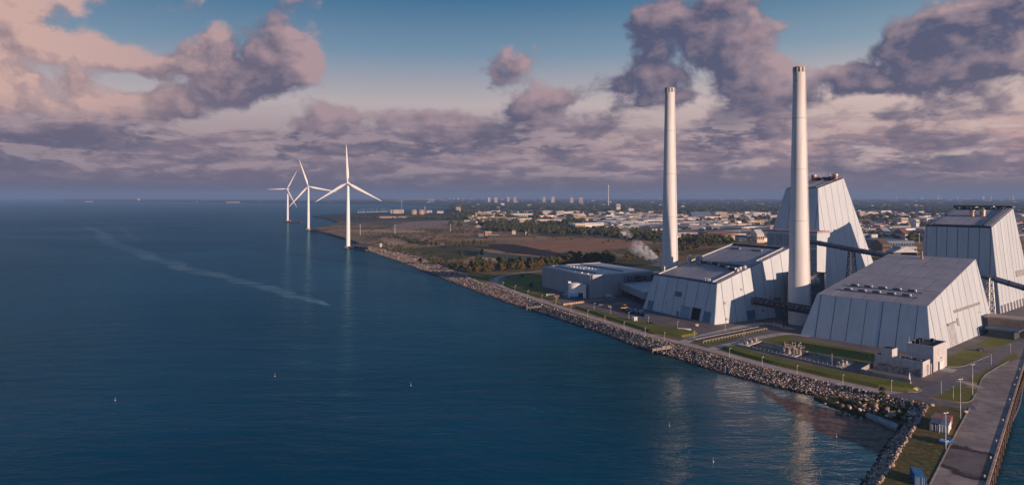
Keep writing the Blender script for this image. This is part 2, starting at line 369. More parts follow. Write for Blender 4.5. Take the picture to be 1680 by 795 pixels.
# ------------------------------------------------------------------ mesh helpers
class MB:
    def __init__(s): s.v = []; s.f = []; s.m = []; s.sm = []
    def add(s, vs, fs, mi=0, smooth=False):
        o = len(s.v); s.v += [tuple(v) for v in vs]
        for f in fs: s.f.append(tuple(i+o for i in f)); s.m.append(mi); s.sm.append(smooth)
        return s
    def box(s, c, size, rz=0.0, mi=0):
        hx, hy, hz = size[0]/2, size[1]/2, size[2]/2; ca, sa = math.cos(rz), math.sin(rz); vs = []
        for z in (-hz, hz):
            for x, y in ((-hx,-hy),(hx,-hy),(hx,hy),(-hx,hy)): vs.append((c[0]+x*ca-y*sa, c[1]+x*sa+y*ca, c[2]+z))
        return s.add(vs, [(3,2,1,0),(4,5,6,7),(0,1,5,4),(1,2,6,5),(2,3,7,6),(3,0,4,7)], mi)
    def prism(s, poly, z0, z1, mi=0, top=True, bottom=True):
        n = len(poly); P = [Vector((p[0], p[1], 0)) for p in poly]
        area = sum(P[i].x*P[(i+1)%n].y-P[(i+1)%n].x*P[i].y for i in range(n))
        if area < 0: poly = list(poly)[::-1]
        vs = [(p[0], p[1], z0) for p in poly]+[(p[0], p[1], z1) for p in poly]
        fs = [(i, (i+1)%n, n+(i+1)%n, n+i) for i in range(n)]
        if top: fs.append(tuple(range(n, 2*n)))
        if bottom: fs.append(tuple(range(n-1, -1, -1)))
        return s.add(vs, fs, mi)
    def tube(s, a, b, r0, r1=None, n=10, mi=0, caps=True, smooth=True):
        a = Vector(a); b = Vector(b); r1 = r0 if r1 is None else r1
        d = (b-a).normalized(); u = d.orthogonal().normalized(); w = d.cross(u)
        vs = [a+(u*math.cos(t)+w*math.sin(t))*r0 for t in (2*math.pi*i/n for i in range(n))]+[b+(u*math.cos(t)+w*math.sin(t))*r1 for t in (2*math.pi*i/n for i in range(n))]
        s.add(vs, [(i, (i+1)%n, n+(i+1)%n, n+i) for i in range(n)], mi, smooth)
        if caps: s.add(vs, [tuple(range(n-1, -1, -1)), tuple(range(n, 2*n))], mi)
        return s
    def beam(s, a, b, w, h=None, mi=0):
        a = Vector(a); b = Vector(b); h = h or w; d = (b-a).normalized()
        up = Vector((0,0,1)) if abs(d.z) < .95 else Vector((0,1,0))
        u = d.cross(up).normalized()*w/2; t = u.cross(d).normalized()*h/2
        vs = [a-u-t, a+u-t, a+u+t, a-u+t, b-u-t, b+u-t, b+u+t, b-u+t]
        return s.add(vs, [(0,1,2,3),(7,6,5,4),(0,4,5,1),(1,5,6,2),(2,6,7,3),(3,7,4,0)], mi)
    def lathe(s, c, prof, n=24, mi=0, smooth=True):
        vs = []
        for r, z in prof:
            for i in range(n): t = 2*math.pi*i/n; vs.append((c[0]+r*math.cos(t), c[1]+r*math.sin(t), c[2]+z))
        fs = []
        for k in range(len(prof)-1):
            for i in range(n): j = (i+1)%n; fs.append((k*n+i, k*n+j, (k+1)*n+j, (k+1)*n+i))
        return s.add(vs, fs, mi, smooth)
    def build(s, name, mat, parent=None):
        me = bpy.data.meshes.new(name); off = parent_origin(parent)
        me.from_pydata([(v[0]-off.x, v[1]-off.y, v[2]-off.z) for v in s.v], [], s.f)
        for mm in (mat if isinstance(mat, (list, tuple)) else [mat]): me.materials.append(mm)
        me.polygons.foreach_set('material_index', s.m); me.polygons.foreach_set('use_smooth', s.sm); me.update()
        o = bpy.data.objects.new(name, me); C.objects.link(o)
        if parent: o.parent = parent
        return o
def parent_origin(p):
    v = Vector((0,0,0))
    while p: v += p.location; p = p.parent
    return v
def tag(o, label=None, cat=None, group=None, kind=None):
    if label: o['label'] = label
    if cat: o['category'] = cat
    if group: o['group'] = group
    if kind: o['kind'] = kind
    return o
def thing(name, label, cat, loc=(0,0,0), group=None):
    o = bpy.data.objects.new(name, None); C.objects.link(o); o.location = loc; o.empty_display_size = 1
    return tag(o, label, cat, group)
def dup(root, loc, rz=0.0, label=None, group=None, scale=1.0):
    def cp(o, par):
        c = o.copy(); C.objects.link(c); c.parent = par
        for ch in kids.get(o.name, []): cp(ch, c)
        return c
    kids = {}
    st = [root]
    while st:
        q = st.pop(); kids[q.name] = list(q.children); st += kids[q.name]
    r = cp(root, None); r.location = loc; r.rotation_euler = (0, 0, rz); r.scale = (scale,)*3
    if label: r['label'] = label
    if group: r['group'] = group
    return r
def sheet(name, poly, z, mat, holes=(), kind='structure', skirt=None):
    loops = [[Vector((p[0], p[1], 0)) for p in poly]]+[[Vector((p[0], p[1], 0)) for p in h] for h in holes]
    tris = tessellate_polygon(loops); vs = [v for l in loops for v in l]
    b = MB(); fs = []
    for t in tris:
        a, c, d = (vs[i] for i in t)
        fs.append(tuple(t) if (c-a).cross(d-a).z > 0 else tuple(reversed(t)))
    b.add([(v.x, v.y, z) for v in vs], fs)
    if skirt is not None:
        o = 0
        for l in loops:
            n = len(l)
            for i in range(n):
                p, q = l[i], l[(i+1)%n]; b.add([(p.x,p.y,z),(q.x,q.y,z),(q.x,q.y,skirt),(p.x,p.y,skirt)], [(0,1,2,3)])
    o = b.build(name, mat)
    if kind: o['kind'] = kind
    return o
def GP(pts, z=0.0): return [G(x, y, z) for x, y in pts]
def resample(pts, step):
    out = [pts[0]]
    for a, b in zip(pts[:-1], pts[1:]):
        n = max(1, int((b-a).length/step))
        for i in range(1, n+1): out.append(a.lerp(b, i/n))
    return out
def smooth_line(pts, it=3):
    for _ in range(it):
        q = [pts[0]]
        for a, b in zip(pts[:-1], pts[1:]): q += [a.lerp(b, .25), a.lerp(b, .75)]
        pts = q+[pts[-1]]
    return pts
def ribbon(name, px, width, z, mat, kerb=False, world=False):
    pts = smooth_line([p.copy() for p in (px if world else GP(px))], 3); b = MB(); kb = MB(); L = []; Rr = []
    for i, p in enumerate(pts):
        d = (pts[min(i+1, len(pts)-1)]-pts[max(i-1, 0)]); d.z = 0; d.normalize(); n = Vector((-d.y, d.x, 0))
        L.append(p+n*width/2); Rr.append(p-n*width/2)
    for i in range(len(pts)-1):
        b.add([(L[i].x,L[i].y,z),(Rr[i].x,Rr[i].y,z),(Rr[i+1].x,Rr[i+1].y,z),(L[i+1].x,L[i+1].y,z)], [(0,1,2,3)])
    o = b.build(name, mat); o['kind'] = 'structure'
    return o, L, Rr

# ------------------------------------------------------------------ the coast and the ground
# top and foot of the stone slope, from the far end of the dyke to the corner of the bay
ROCK_TOP = [(606,405),(640,413),(685,423.5),(720,436),(751,448.5),(790,465),(843,481),(883,496),(894,503),(939,517),(1018,540.5),(1071,557),(1098,564.5),(1124,571.5),(1203,593),(1270,609),(1305,617),(1384,634),(1463,652),(1522,665)]
ROCK_FOOT = [(579,405.5),(611,414.5),(640,425),(672,436.5),(705,449.5),(738,462.5),(790,482.5),(830,497.5),(870,509),(913,523),(992,549.5),(1032,566),(1066,578),(1102,587),(1158,606),(1238,628),(1290,641),(1350,653),(1400,661),(1450,668),(1492,677)]
SPIT_TOP = [(1522,666),(1512,684),(1502,700),(1478,738),(1455,775),(1442,795),(1405,850),(1350,930)]
SPIT_FOOT = [(1492,679),(1471,705),(1455,722),(1435,752),(1412,788),(1402,805),(1360,860),(1300,940)]
q1, q2 = G(1617,794), G(1677,603); qd = (q2-q1)
qa, qb = q1-qd*.62, q2+qd*3.0
top_main = [G(x, y) for x, y in ROCK_TOP]; top_spit = [G(x, y) for x, y in SPIT_TOP]
far_coast = GP([(590,401),(565,392),(545,385),(530,380.5),(517,378),(519,375.5),(540,372),(556,366),(545,361.5),(528,358),(513,356),(520,354),(560,351),(600,349.5),(640,348),(690,344.5),(735,342.2),(742,340),(700,337.5),(660,335.6),(600,334.2),(520,333.4),(420,332.4),(300,331.2),(200,330.0),(120,329.0)], WZ)
W = 28000.0
basin = GP([(1213,567),(1238,558.5),(1401,595.5),(1381,605.5)])
outline = top_spit[::-1] + top_main[::-1][1:] + far_coast + [Vector((-15000, 15500, 0)), Vector((-15000, 20000, 0)), Vector((W, 20000, 0)), Vector((W, qb.y, 0)), qb, qa]
gm = ground_material()
sheet('ground', outline, 0.0, gm, holes=[basin], skirt=-6.0)
b = MB(); b.add([(-22000,-2500,WZ),(28000,-2500,WZ),(28000,15600,WZ),(-22000,15600,WZ)], [(0,1,2,3)])
wo = b.build('water', water_material()); wo['kind'] = 'structure'

yard = GP([(868,474),(930,500.5),(1000,523),(1100,552),(1185,573.5),(1264,597),(1343,615.5),(1440,637),(1500,645),(1560,650),(1612,616),(1662,591),(1760,560),(1760,470),(1400,455),(1100,452),(900,449)])
sheet('yard', yard, .012, yard_mat, holes=[basin])
sheet('quay_surface', [G(1500,840),G(1525.5,794),G(1560,726),G(1591,668),G(1601,645),G(1607,631.5),G(1612,616),G(1633,603),G(1662,591),G(1690,584)]+[q2+qd*.25, q1-qd*.3], .030, quay_material())

GRASS = [
 ('lawn', [(942,504),(976,508.5),(1032,524),(1092,537),(1124,541),(1145,546),(1140,550),(1119,553.5),(1063,544),(1000,523.5),(965,512)], 1.0),
 ('lawn', [(1126,560),(1160,552),(1245,537),(1262,540.5),(1215,553),(1166,567.5)], 0),
 ('lawn', [(1183,571),(1205,568),(1240,579),(1290,592.5),(1380,610),(1420,617),(1496,631),(1512,638),(1505,643),(1489,642),(1440,636),(1343,615),(1264,596.5),(1205,580)], 1.1),
 ('lawn', [(1240,558.5),(1288,549),(1313,556),(1440,579.5),(1436,595),(1403,594.5),(1312,573.5)], 0),
 ('lawn', [(1555,586),(1585,572),(1624,578),(1622,583),(1579,601),(1555,601)], 0),
 ('lawn', [(1599,565),(1632,552),(1668,547),(1672,554),(1642,569),(1620,570)], 0),
 ('lawn', [(1531,649),(1567,629.5),(1604,639),(1592,661),(1554,656.5)], 0),
 ('lawn', [(1584,622),(1633,601),(1658,577.5),(1668,580),(1668,587),(1655,591),(1616,613),(1609,629)], 0),
 ('lawn', [(827,469),(826,460),(842,453.5),(889,450.5),(889,470),(905,480),(918,494),(905,493),(866,483),(845,476)], .9),
 ('lawn', [(768,452),(805,447),(809,452),(800,463),(787,463)], 0)]
for i, (nm, px, hgt) in enumerate(GRASS):
    P = GP(px)
    if not hgt: sheet(nm, P, .036+.004*(i%3), grass_m); continue
    n = len(P); ar = sum(P[k].x*P[(k+1)%n].y-P[(k+1)%n].x*P[k].y for k in range(n)); sg = 1 if ar > 0 else -1
    inner = []
    for k in range(n):
        a, c, d = P[k-1], P[k], P[(k+1)%n]; e1 = (c-a).normalized(); e2 = (d-c).normalized()
        nn = (Vector((-e1.y, e1.x, 0))+Vector((-e2.y, e2.x, 0)))*sg; nn.normalize(); inner.append(c+nn*1.7)
    b = MB(); z0 = .02
    for k in range(n):
        a, c = P[k], P[(k+1)%n]; ia, ic = inner[k], inner[(k+1)%n]
        b.add([(a.x,a.y,z0),(c.x,c.y,z0),(ic.x,ic.y,hgt),(ia.x,ia.y,hgt)], [(0,1,2,3)] if sg > 0 else [(3,2,1,0)])
    o = b.build('grass_bank', grass_m); o['kind'] = 'structure'
    sheet('lawn', inner, hgt, grass_m)
sheet('grass_verge', [G(1504,700),G(1519,677),G(1528,667),G(1560,664),G(1592,670),G(1560,726),G(1525.5,794),G(1500,840),G(1455,930),G(1360,930),G(1405,850),G(1443,795),G(1457,775),G(1480,738)], .022, grass_dry)

ribbon('shore_road', [(1512,651),(1440,641),(1343,620.5),(1264,601.5),(1185,579),(1125,563.5),(1063,549.5),(1000,529),(939,510),(893,495),(860,483),(830,471.5),(812,464),(811,457),(832,450),(887,444),(960,440.5)], 5.6, .046, path_mat)
ribbon('road', [(1470,652),(1522,645),(1572,617),(1640,580),(1690,555),(1760,532)], 8.0, .050, asphalt)
ribbon('side_road', [(1500,650),(1540,661),(1600,668)], 6.5, .054, asphalt)
ribbon('side_road', [(1571,624),(1588,628),(1612,637)], 3.6, .058, path_mat)
ribbon('yard_road', [(1115,562),(1160,549),(1215,536),(1260,528),(1300,540)], 6.0, .042, path_mat)
ribbon('yard_road', [(1165,573),(1225,558),(1290,545),(1330,552)], 5.0, .062, path_mat)
ribbon('gravel_track', [(812,469),(790,461),(751,445.5),(700,428),(650,412),(612,401),(575,391),(540,382),(524,378.5)], 5.0, .026, simple('gravel', (.27,.20,.16), .9))
ribbon('gravel_track', [(960,440),(1010,437),(1060,432)], 4.0, .026, MATS['gravel'])
for px in ([(612,401.5),(660,392),(720,386),(790,384),(850,386)], [(640,377),(700,388),(760,397),(800,400)], [(575,379),(620,381),(700,376.5),(775,375)], [(680,398),(740,401),(812,400)], [(630,404),(690,424),(740,428),(800,432)], [(845,396),(940,388),(1040,390),(1090,396)]):
    ribbon('dirt_track', px, 3.6, .30, simple('dirt_track', (.42,.31,.22), .95))
# kerbs of pale stone
for px in ([(1555,601.5),(1579,601.5),(1600,593),(1622,583.5)], [(1607,632),(1612,617),(1633,604),(1655,592)], [(1531,649.5),(1554,657),(1592,661.5),(1601,645)], [(1525.5,794),(1560,726),(1591,668)], [(1489,642.6),(1506,643.6),(1513,638.4)]):
    pts = smooth_line(GP(px), 2); b = MB()
    for a, c in zip(pts[:-1], pts[1:]): b.beam(a+Vector((0,0,.06)), c+Vector((0,0,.06)), .32, .2)
    o = b.build('kerb', kerb_mat); o['kind'] = 'structure'

FIELDS = [('field', [(772,416),(885,417.5),(890,424),(800,428),(788,422)], field_tan),('field', [(628,394.5),(668,394),(672,399),(655,402),(632,402)], field_tan),
 ('field', [(668,408),(720,404),(768,404.5),(795,411),(772,424),(725,421)], field_green),
 ('field', [(640,376),(652,366),(690,362.5),(745,361),(772,363.5),(768,370),(735,373.5),(690,374)], field_sand),
 ('field', [(847,398),(880,392),(960,389.5),(1040,392),(1075,402),(1000,408),(952,416),(892,409)], field_brown),
 ('field', [(800,401),(846,400),(892,410.5),(935,417),(932,423),(892,421),(810,411)], field_dark),
 ('field', [(715,404.5),(745,402.5),(812,404),(806,410),(770,403.8)], field_dark),
 ('field', [(644,386),(668,385),(694,391),(703,398),(680,397)], field_sand),('field', [(586,382),(610,380),(640,383),(618,386)], field_sand),
 ('field', [(1003,427),(1070,423),(1085,430),(1045,437.5),(1008,435)], field_green),('field', [(1123,413),(1170,404.5),(1190,407),(1150,417)], field_green),
 ('field', [(560,378),(640,376),(700,378),(690,382),(600,381)], field_tan),('field', [(800,380),(842,378),(852,384),(820,387)], field_brown),
 ('field', [(700,428),(745,425),(790,432),(770,439),(735,437)], field_brown),('field', [(835,374),(876,372),(884,376),(850,378)], field_sand),
 ('field', [(735,380),(790,378),(800,384),(750,388)], field_brown),('field', [(880,382),(960,379),(1010,384),(960,388),(890,388)], field_green),
 ('field', [(690,404),(712,399),(735,401),(712,405)], field_tan)]
for i, (nm, px, mt) in enumerate(FIELDS):
    P = GP(px); P = smooth_line(P+[P[0]], 2)[:-1]
    sheet(nm, P, .07+.01*i, mt)

vb = MB(); tm_ = resample(top_main, 6)
for i in range(len(tm_)-1):
    a, c = tm_[i], tm_[i+1]; q = []
    for p, nx, pv in ((a, tm_[i+1], tm_[max(i-1, 0)]), (c, tm_[min(i+2, len(tm_)-1)], a)):
        d = (nx-pv).normalized(); n_ = Vector((-d.y, d.x, 0)); n_ = n_ if n_.y > 0 else -n_; q.append((p-n_*.6, p+n_*(4.2+1.2*math.sin(i*1.7))))
    vb.add([(q[0][0].x,q[0][0].y,.018),(q[1][0].x,q[1][0].y,.018),(q[1][1].x,q[1][1].y,.018),(q[0][1].x,q[0][1].y,.018)], [(0,1,2,3)])
o = vb.build('grass_verge', grass_like('rusty_verge', (.17,.095,.05), (.24,.14,.075), (.10,.075,.03), .08, .7)); o['kind'] = 'structure'
# revetment: slope bed, then stones one by one
revet = thing('stone_revetment', 'long grey and tan boulder slope between the shore path and the sea', 'sea wall', (top_main[12].x, top_main[12].y, 0))
def strip_mesh(top, foot):
    b = MB(); n = len(top)
    for i in range(n-1):
        a, c, d, e = top[i], top[i+1], foot[i+1], foot[i]
        b.add([(a.x,a.y,.1),(c.x,c.y,.1),(d.x,d.y,WZ-.9),(e.x,e.y,WZ-.9)], [(0,3,2,1)])
    return b
def param(pts, n):
    L = [0]
    for a, c in zip(pts[:-1], pts[1:]): L.append(L[-1]+(c-a).length)
    out = []
    for i in range(n):
        s = L[-1]*i/(n-1); k = max(j for j in range(len(L)) if L[j] <= s+1e-9); k = min(k, len(pts)-2)
        out.append(pts[k].lerp(pts[k+1], (s-L[k])/(L[k+1]-L[k])))
    return out
foot_main = GP(ROCK_FOOT, WZ); foot_spit = GP(SPIT_FOOT, WZ)
def pair(top, foot, n):
    # the foot line is re-paired to the nearest point of the top line so that stations stay square to the shore
    T = param(top, n); Fd = param(foot, n*4); out = []; last = 0
    for t in T:
        js = range(last, min(len(Fd), last+60)); j = min(js, key=lambda q: (Fd[q]-t).length); last = j; out.append(Fd[j])
    return T, out
Tm, Fm = pair(top_main, foot_main, 260); Ts, Fs = pair(top_spit, foot_spit, 60)
bed = simple('rubble_bed', (.075,.062,.052), .95, 0, .2, 1.0)
rb = MB(); m1 = strip_mesh(Tm, Fm); rb.add(m1.v, m1.f); m2 = strip_mesh(Ts, Fs); rb.add(m2.v, m2.f); rb.build('slope_bed', bed, revet)
def rock_material():
    m, nt, b = pmat('boulder_stone', .88, 0, .25); P = geo(nt)
    at = nt.nodes.new('ShaderNodeAttribute'); at.attribute_name = 'tone'; oi = nt.nodes.new('ShaderNodeObjectInfo')
    t = S(nt, at.outputs['Fac'])+S(nt, oi.outputs['Random'])*.25+(noise(nt, P, 1.2, 4, .6)-.5)*.4
    c = ramp(nt, t, [(0, (.06,.045,.038)), (.3, (.20,.145,.115)), (.6, (.40,.31,.25)), (.85, (.56,.46,.39)), (1, (.74,.65,.57))])
    x, y, z = sep(nt, P)
    c = mixc(nt, z.smooth(WZ+.9, WZ+.15), c, (.022,.022,.018)); link(nt, c, b.inputs['Base Color']); return m
rock_mat = rock_material()
def rock_proto(k, sub=1):
    bm = bmesh.new(); bmesh.ops.create_icosphere(bm, subdivisions=sub, radius=1)
    rr = random.Random(k)
    for v in bm.verts:
        v.co *= rr.uniform(.72, 1.15); v.co.x *= 1.15; v.co.z *= .78
    vs = np.array([v.co[:] for v in bm.verts]); fs = np.array([[v.index for v in f.verts] for f in bm.faces]); bm.free(); return vs, fs
PROT = [rock_proto(k, 2 if False else 1) for k in range(8)]
def rotm(a, b2, c):
    ca, sa, cb, sb, cc, s3 = math.cos(a), math.sin(a), math.cos(b2), math.sin(b2), math.cos(c), math.sin(c)
    return np.array([[ca,-sa,0],[sa,ca,0],[0,0,1]])@np.array([[cb,0,sb],[0,1,0],[-sb,0,cb]])@np.array([[1,0,0],[0,cc,-s3],[0,s3,cc]])
rocks = []
def scatter(T, Fo, dens, big=1.0):
    for i in range(len(T)-1):
        a, c, d, e = T[i], T[i+1], Fo[i+1], Fo[i]
        area = ((c-a).length+(d-e).length)/2*((e-a).length+(d-c).length)/2; dist = a.length
        size = .46*big*(1+max(0, dist-420)/500)
        n = area*dens/(size**2)
        n = int(n)+(random.random() < n-int(n))
        for _ in range(n):
            u, v = random.random(), random.random()*1.06-.03
            p = a.lerp(c, u).lerp(e.lerp(d, u), v); z = .1+(WZ-.9-.1)*v+.15+random.uniform(-.1,.22)
            rocks.append((p.x, p.y, z, size*random.uniform(.6, 1.35)*(1.25 if random.random() < .12 else 1)))
scatter(Tm, Fm, .74); scatter(Ts, Fs, .80)
# a second bank of stones and weed inside the corner of the bay
inner = [(1350,650),(1400,659),(1440,668),(1480,676),(1508,676)]
for _ in range(46):
    k = random.randrange(len(inner)-1); t = random.random(); px = inner[k][0]*(1-t)+inner[k+1][0]*t; py = inner[k][1]*(1-t)+inner[k+1][1]*t
    p = G(px+random.uniform(-6,6), py+random.uniform(-5,8)); rocks.append((p.x, p.y, -.9+random.uniform(-.4,.5), random.uniform(.5,1.0)))
def score(r):
    px = 840+FPX*r[0]/r[1]; py = HY+FPX*(CH-r[2])/r[1]
    return r[3]/r[1] if (0 < px < 1680 and py < 795) else 0
rocks.sort(key=score, reverse=True)
protos = []
for k in range(8):
    vs, fs = PROT[k]; me = bpy.data.meshes.new('rock'); me.from_pydata(vs.tolist(), [], fs.tolist()); me.materials.append(rock_mat)
    at = me.attributes.new('tone', 'FLOAT', 'POINT'); at.data.foreach_set('value', [.18+.08*k]*len(vs)); protos.append(me)
ro = parent_origin(revet)
for i, (x, y, z, s) in enumerate(rocks[:298]):
    o = bpy.data.objects.new('rock', protos[i%8]); C.objects.link(o); o.parent = revet
    o.location = (x-ro.x, y-ro.y, z-ro.z); o.scale = (s, s, s); o.rotation_euler = [random.uniform(0, 6.28) for _ in range(3)]
rest = rocks[298:]
VV = []; FF = []; TT = []; off = 0
for i, (x, y, z, s) in enumerate(rest):
    vs, fs = PROT[i%8]; q = (vs@rotm(*[random.uniform(0, 6.28) for _ in range(3)]).T)*s+np.array([x-ro.x, y-ro.y, z-ro.z])
    VV.append(q); FF.append(fs+off); off += len(q); TT.append(np.full(len(q), random.uniform(-.05, .9)))
VV = np.concatenate(VV); FF = np.concatenate(FF); me = bpy.data.meshes.new('rock_bank'); me.from_pydata(VV.tolist(), [], FF.tolist()); me.materials.append(rock_mat)
at = me.attributes.new('tone', 'FLOAT', 'POINT'); at.data.foreach_set('value', np.concatenate(TT))
o = bpy.data.objects.new('rock_bank', me); C.objects.link(o); o.parent = revet; o['kind'] = 'stuff'
print('rocks', len(rocks))

# ------------------------------------------------------------------ clad buildings
class Plane:
    """a flat wall or roof given by its corners, bottom-left, bottom-right, top-right, top-left as seen from outside"""
    def __init__(s, bl, br, tr, tl):
        s.P = [Vector(p) for p in (bl, br, tr, tl)]
        s.s = (s.P[1]-s.P[0]).normalized(); s.n = s.s.cross(s.P[3]-s.P[0]).normalized(); s.t = s.n.cross(s.s); s.o = s.P[0]
        s.w = (s.P[1]-s.P[0]).length
        s.q = [((p-s.o).dot(s.s), (p-s.o).dot(s.t)) for p in s.P]; s.h = max(a[1] for a in s.q)
    def at(s, u, v, out=0.0): return s.o+s.s*u+s.t*v+s.n*out
    def edge(s, v):   # left and right limits at height v
        f = v/s.h; (a, _), (b, _), (c, _), (d, _) = s.q
        return a+(d-a)*f, b+(c-b)*f
    def frac(s, fu, v, out=0.0):
        l, r = s.edge(v); return s.at(l+(r-l)*fu, v, out)
def clip(poly, axis, val, keep_less):
    out = []; n = len(poly)
    for i in range(n):
        a, b = poly[i], poly[(i+1)%n]; ia = (a[axis] <= val) == keep_less; ib = (b[axis] <= val) == keep_less
        if ia: out.append(a)
        if ia != ib:
            t = (val-a[axis])/(b[axis]-a[axis]); out.append((a[0]+(b[0]-a[0])*t, a[1]+(b[1]-a[1])*t))
    return out
def panels(parent, name, pl, us, vs=None, gap=.44, proud=.16, mat=None, margin=.0, vgap=None):
    vs = vs or [-1, 9999]; vgap = gap if vgap is None else vgap
    us = [-999]+list(us)+[9999]; out = []
    for i in range(len(us)-1):
        for j in range(len(vs)-1):
            p = list(pl.q); p = clip(p, 0, us[i]+gap/2, False) if p else p; p = clip(p, 0, us[i+1]-gap/2, True) if p else p
            p = clip(p, 1, vs[j]+vgap/2, False) if p else p; p = clip(p, 1, vs[j+1]-vgap/2, True) if p else p
            if len(p) < 3: continue
            ar = abs(sum(p[k][0]*p[(k+1)%len(p)][1]-p[(k+1)%len(p)][0]*p[k][1] for k in range(len(p))))/2
            if ar < 2.0: continue
            d = proud+random.uniform(-.03, .03); n = len(p)
            b = MB(); b.add([pl.at(u, v, -.02) for u, v in p]+[pl.at(u, v, d) for u, v in p], [tuple(range(n, 2*n))]+[(k, (k+1)%n, n+(k+1)%n, n+k) for k in range(n)])
            out.append(b.build(name, mat, parent))
    return out
def plate(parent, name, pl, fu0, fu1, v0, v1, mat, out=.30, deep=.0, label=None):
    l, r = pl.edge((v0+v1)/2); u0, u1 = l+(r-l)*fu0, l+(r-l)*fu1
    b = MB(); vs = [pl.at(u, v, deep) for u, v in ((u0,v0),(u1,v0),(u1,v1),(u0,v1))]+[pl.at(u, v, out) for u, v in ((u0,v0),(u1,v0),(u1,v1),(u0,v1))]
    b.add(vs, [(4,5,6,7),(0,1,5,4),(1,2,6,5),(2,3,7,6),(3,0,4,7)]); o = b.build(name, mat, parent)
    if label: o['label'] = label
    return o
def frustum(q):
    X, Y, th, Wd, L, af, ar, bl, br, hf, hr = q; th = R(th); u = Vector((math.sin(th), math.cos(th), 0)); v = Vector((-math.cos(th), math.sin(th), 0)); o = Vector((X, Y, 0))
    P = lambda a, b, h: o+u*a+v*b+Vector((0, 0, h))
    c = dict(FR=P(0,0,0), FL=P(0,Wd,0), RR=P(L,0,0), RL=P(L,Wd,0), tFR=P(af,br,hf), tFL=P(af,Wd-bl,hf), tRR=P(L-ar,br*hr/hf,hr), tRL=P(L-ar,Wd-bl*hr/hf,hr))
    return c, u, v
def hull(parent, c, mat, name='wall_core'):
    b = MB(); k = ['FL','FR','RR','RL','tFL','tFR','tRR','tRL']
    b.add([c[x] for x in k], [(0,1,5,4),(1,2,6,5),(2,3,7,6),(3,0,4,7),(4,5,6,7)]); return b.build(name, mat, parent)
def even(w, n, a=0.0): return [a+(w-a)*i/n for i in range(1, n)]

# --- the big hall on the right, with the square-panelled roof
cR, uR, vR = frustum([196.19,316.85,49.37,62.58,100.5,7.26,8.16,5.57,3.86,21.82,39.04])
t = thing('boiler_hall', 'low sloping white hall with a square-panelled grey roof carrying ten short vents', 'power plant', cR['FR'])
hull(t, cR, panel_seam)
pf = Plane(cR['FL'], cR['FR'], cR['tFR'], cR['tFL']); prr = Plane(cR['FR'], cR['RR'], cR['tRR'], cR['tFR'])
pl_ = Plane(cR['RL'], cR['FL'], cR['tFL'], cR['tRL']); pb = Plane(cR['RR'], cR['RL'], cR['tRL'], cR['tRR']); pr = Plane(cR['tFL'], cR['tFR'], cR['tRR'], cR['tRL'])
panels(t, 'wall_panel', pf, even(pf.w, 8), mat=panel_white); panels(t, 'wall_panel', prr, even(prr.w, 11), mat=panel_white)
panels(t, 'wall_panel', pl_, even(pl_.w, 11), mat=panel_white); panels(t, 'wall_panel', pb, even(pb.w, 8), mat=panel_white)
w0, w1 = pr.edge(0); ru = [w0+(w1-w0)*k for k in (.155,.29,.425,.56,.695,.83)]
panels(t, 'roof_panel', pr, ru, [-1, pr.h*.26, pr.h*.50, pr.h*.76, 999], gap=.42, proud=.14, mat=roof_sheet)
for vv in (.135, .225):                           # two lines of five drum vents
    for k in range(5):
        fu = .17+.138*k+(.0 if vv < .2 else .0); a = pr.frac(fu, pr.h*vv, .75); c2 = pr.frac(fu+.062, pr.h*vv, .75)
        b = MB(); b.tube(a, c2, .46, n=10); b.tube(a, a+(c2-a).normalized()*.4, .55, n=10)
        m = b.build('roof_vent', steel_blue, t); e = MB(); e.tube(c2-(c2-a).normalized()*.1, c2+(c2-a).normalized()*.7, .62, n=10); e.build('vent_hood', white_paint, m)
for vv in (.112, .205): plate(t, 'roof_rail', pr, .10, .86, pr.h*vv, pr.h*vv+.5, roof_seam, .34, .1)
# roof stub with its soot stain, gutter band, doors
p0 = pr.frac(.45, pr.h*.93); b = MB(); b.tube(p0, p0+Vector((0,0,4.6)), .45, n=10); b.tube(p0+Vector((0,0,-.1)), p0+Vector((0,0,1.2)), .9, n=12); b.build('vent_pipe', simple('ochre_pipe', (.42,.24,.12), .6), t)
plate(t, 'louvre_band', prr, .40, .86, 15.2, 16.6, simple('louvre_grey', (.34,.32,.33), .6), .42, .1)
for k in range(22): plate(t, 'louvre_slat', prr, .402+.0208*k, .416+.0208*k, 15.3, 16.5, MATS['louvre_grey'], .52, .40)
plate(t, 'door', prr, .285, .375, .3, 10.2, simple('pale_grey_door', (.42,.43,.45), .5), .34, .1)
plate(t, 'door_hood', prr, .26, .40, 10.4, 11.3, MATS['louvre_grey'], 1.2, .1)
plate(t, 'wall_box', prr, .42, .432, 8.5, 12.5, MATS['louvre_grey'], .6, .1)
plate(t, 'door', prr, .925, .955, .2, 6.0, black_open, .24, .1, label='dark open doorway')
for k in range(5): plate(t, 'wall_cabinet', prr, .70+.034*k, .726+.034*k, .2, random.uniform(2.6, 4.0), blue_door_pale, .9, .1)
plate(t, 'small_hatch', prr, .80, .808, 11, 11.9, MATS['louvre_grey'], .4, .1)

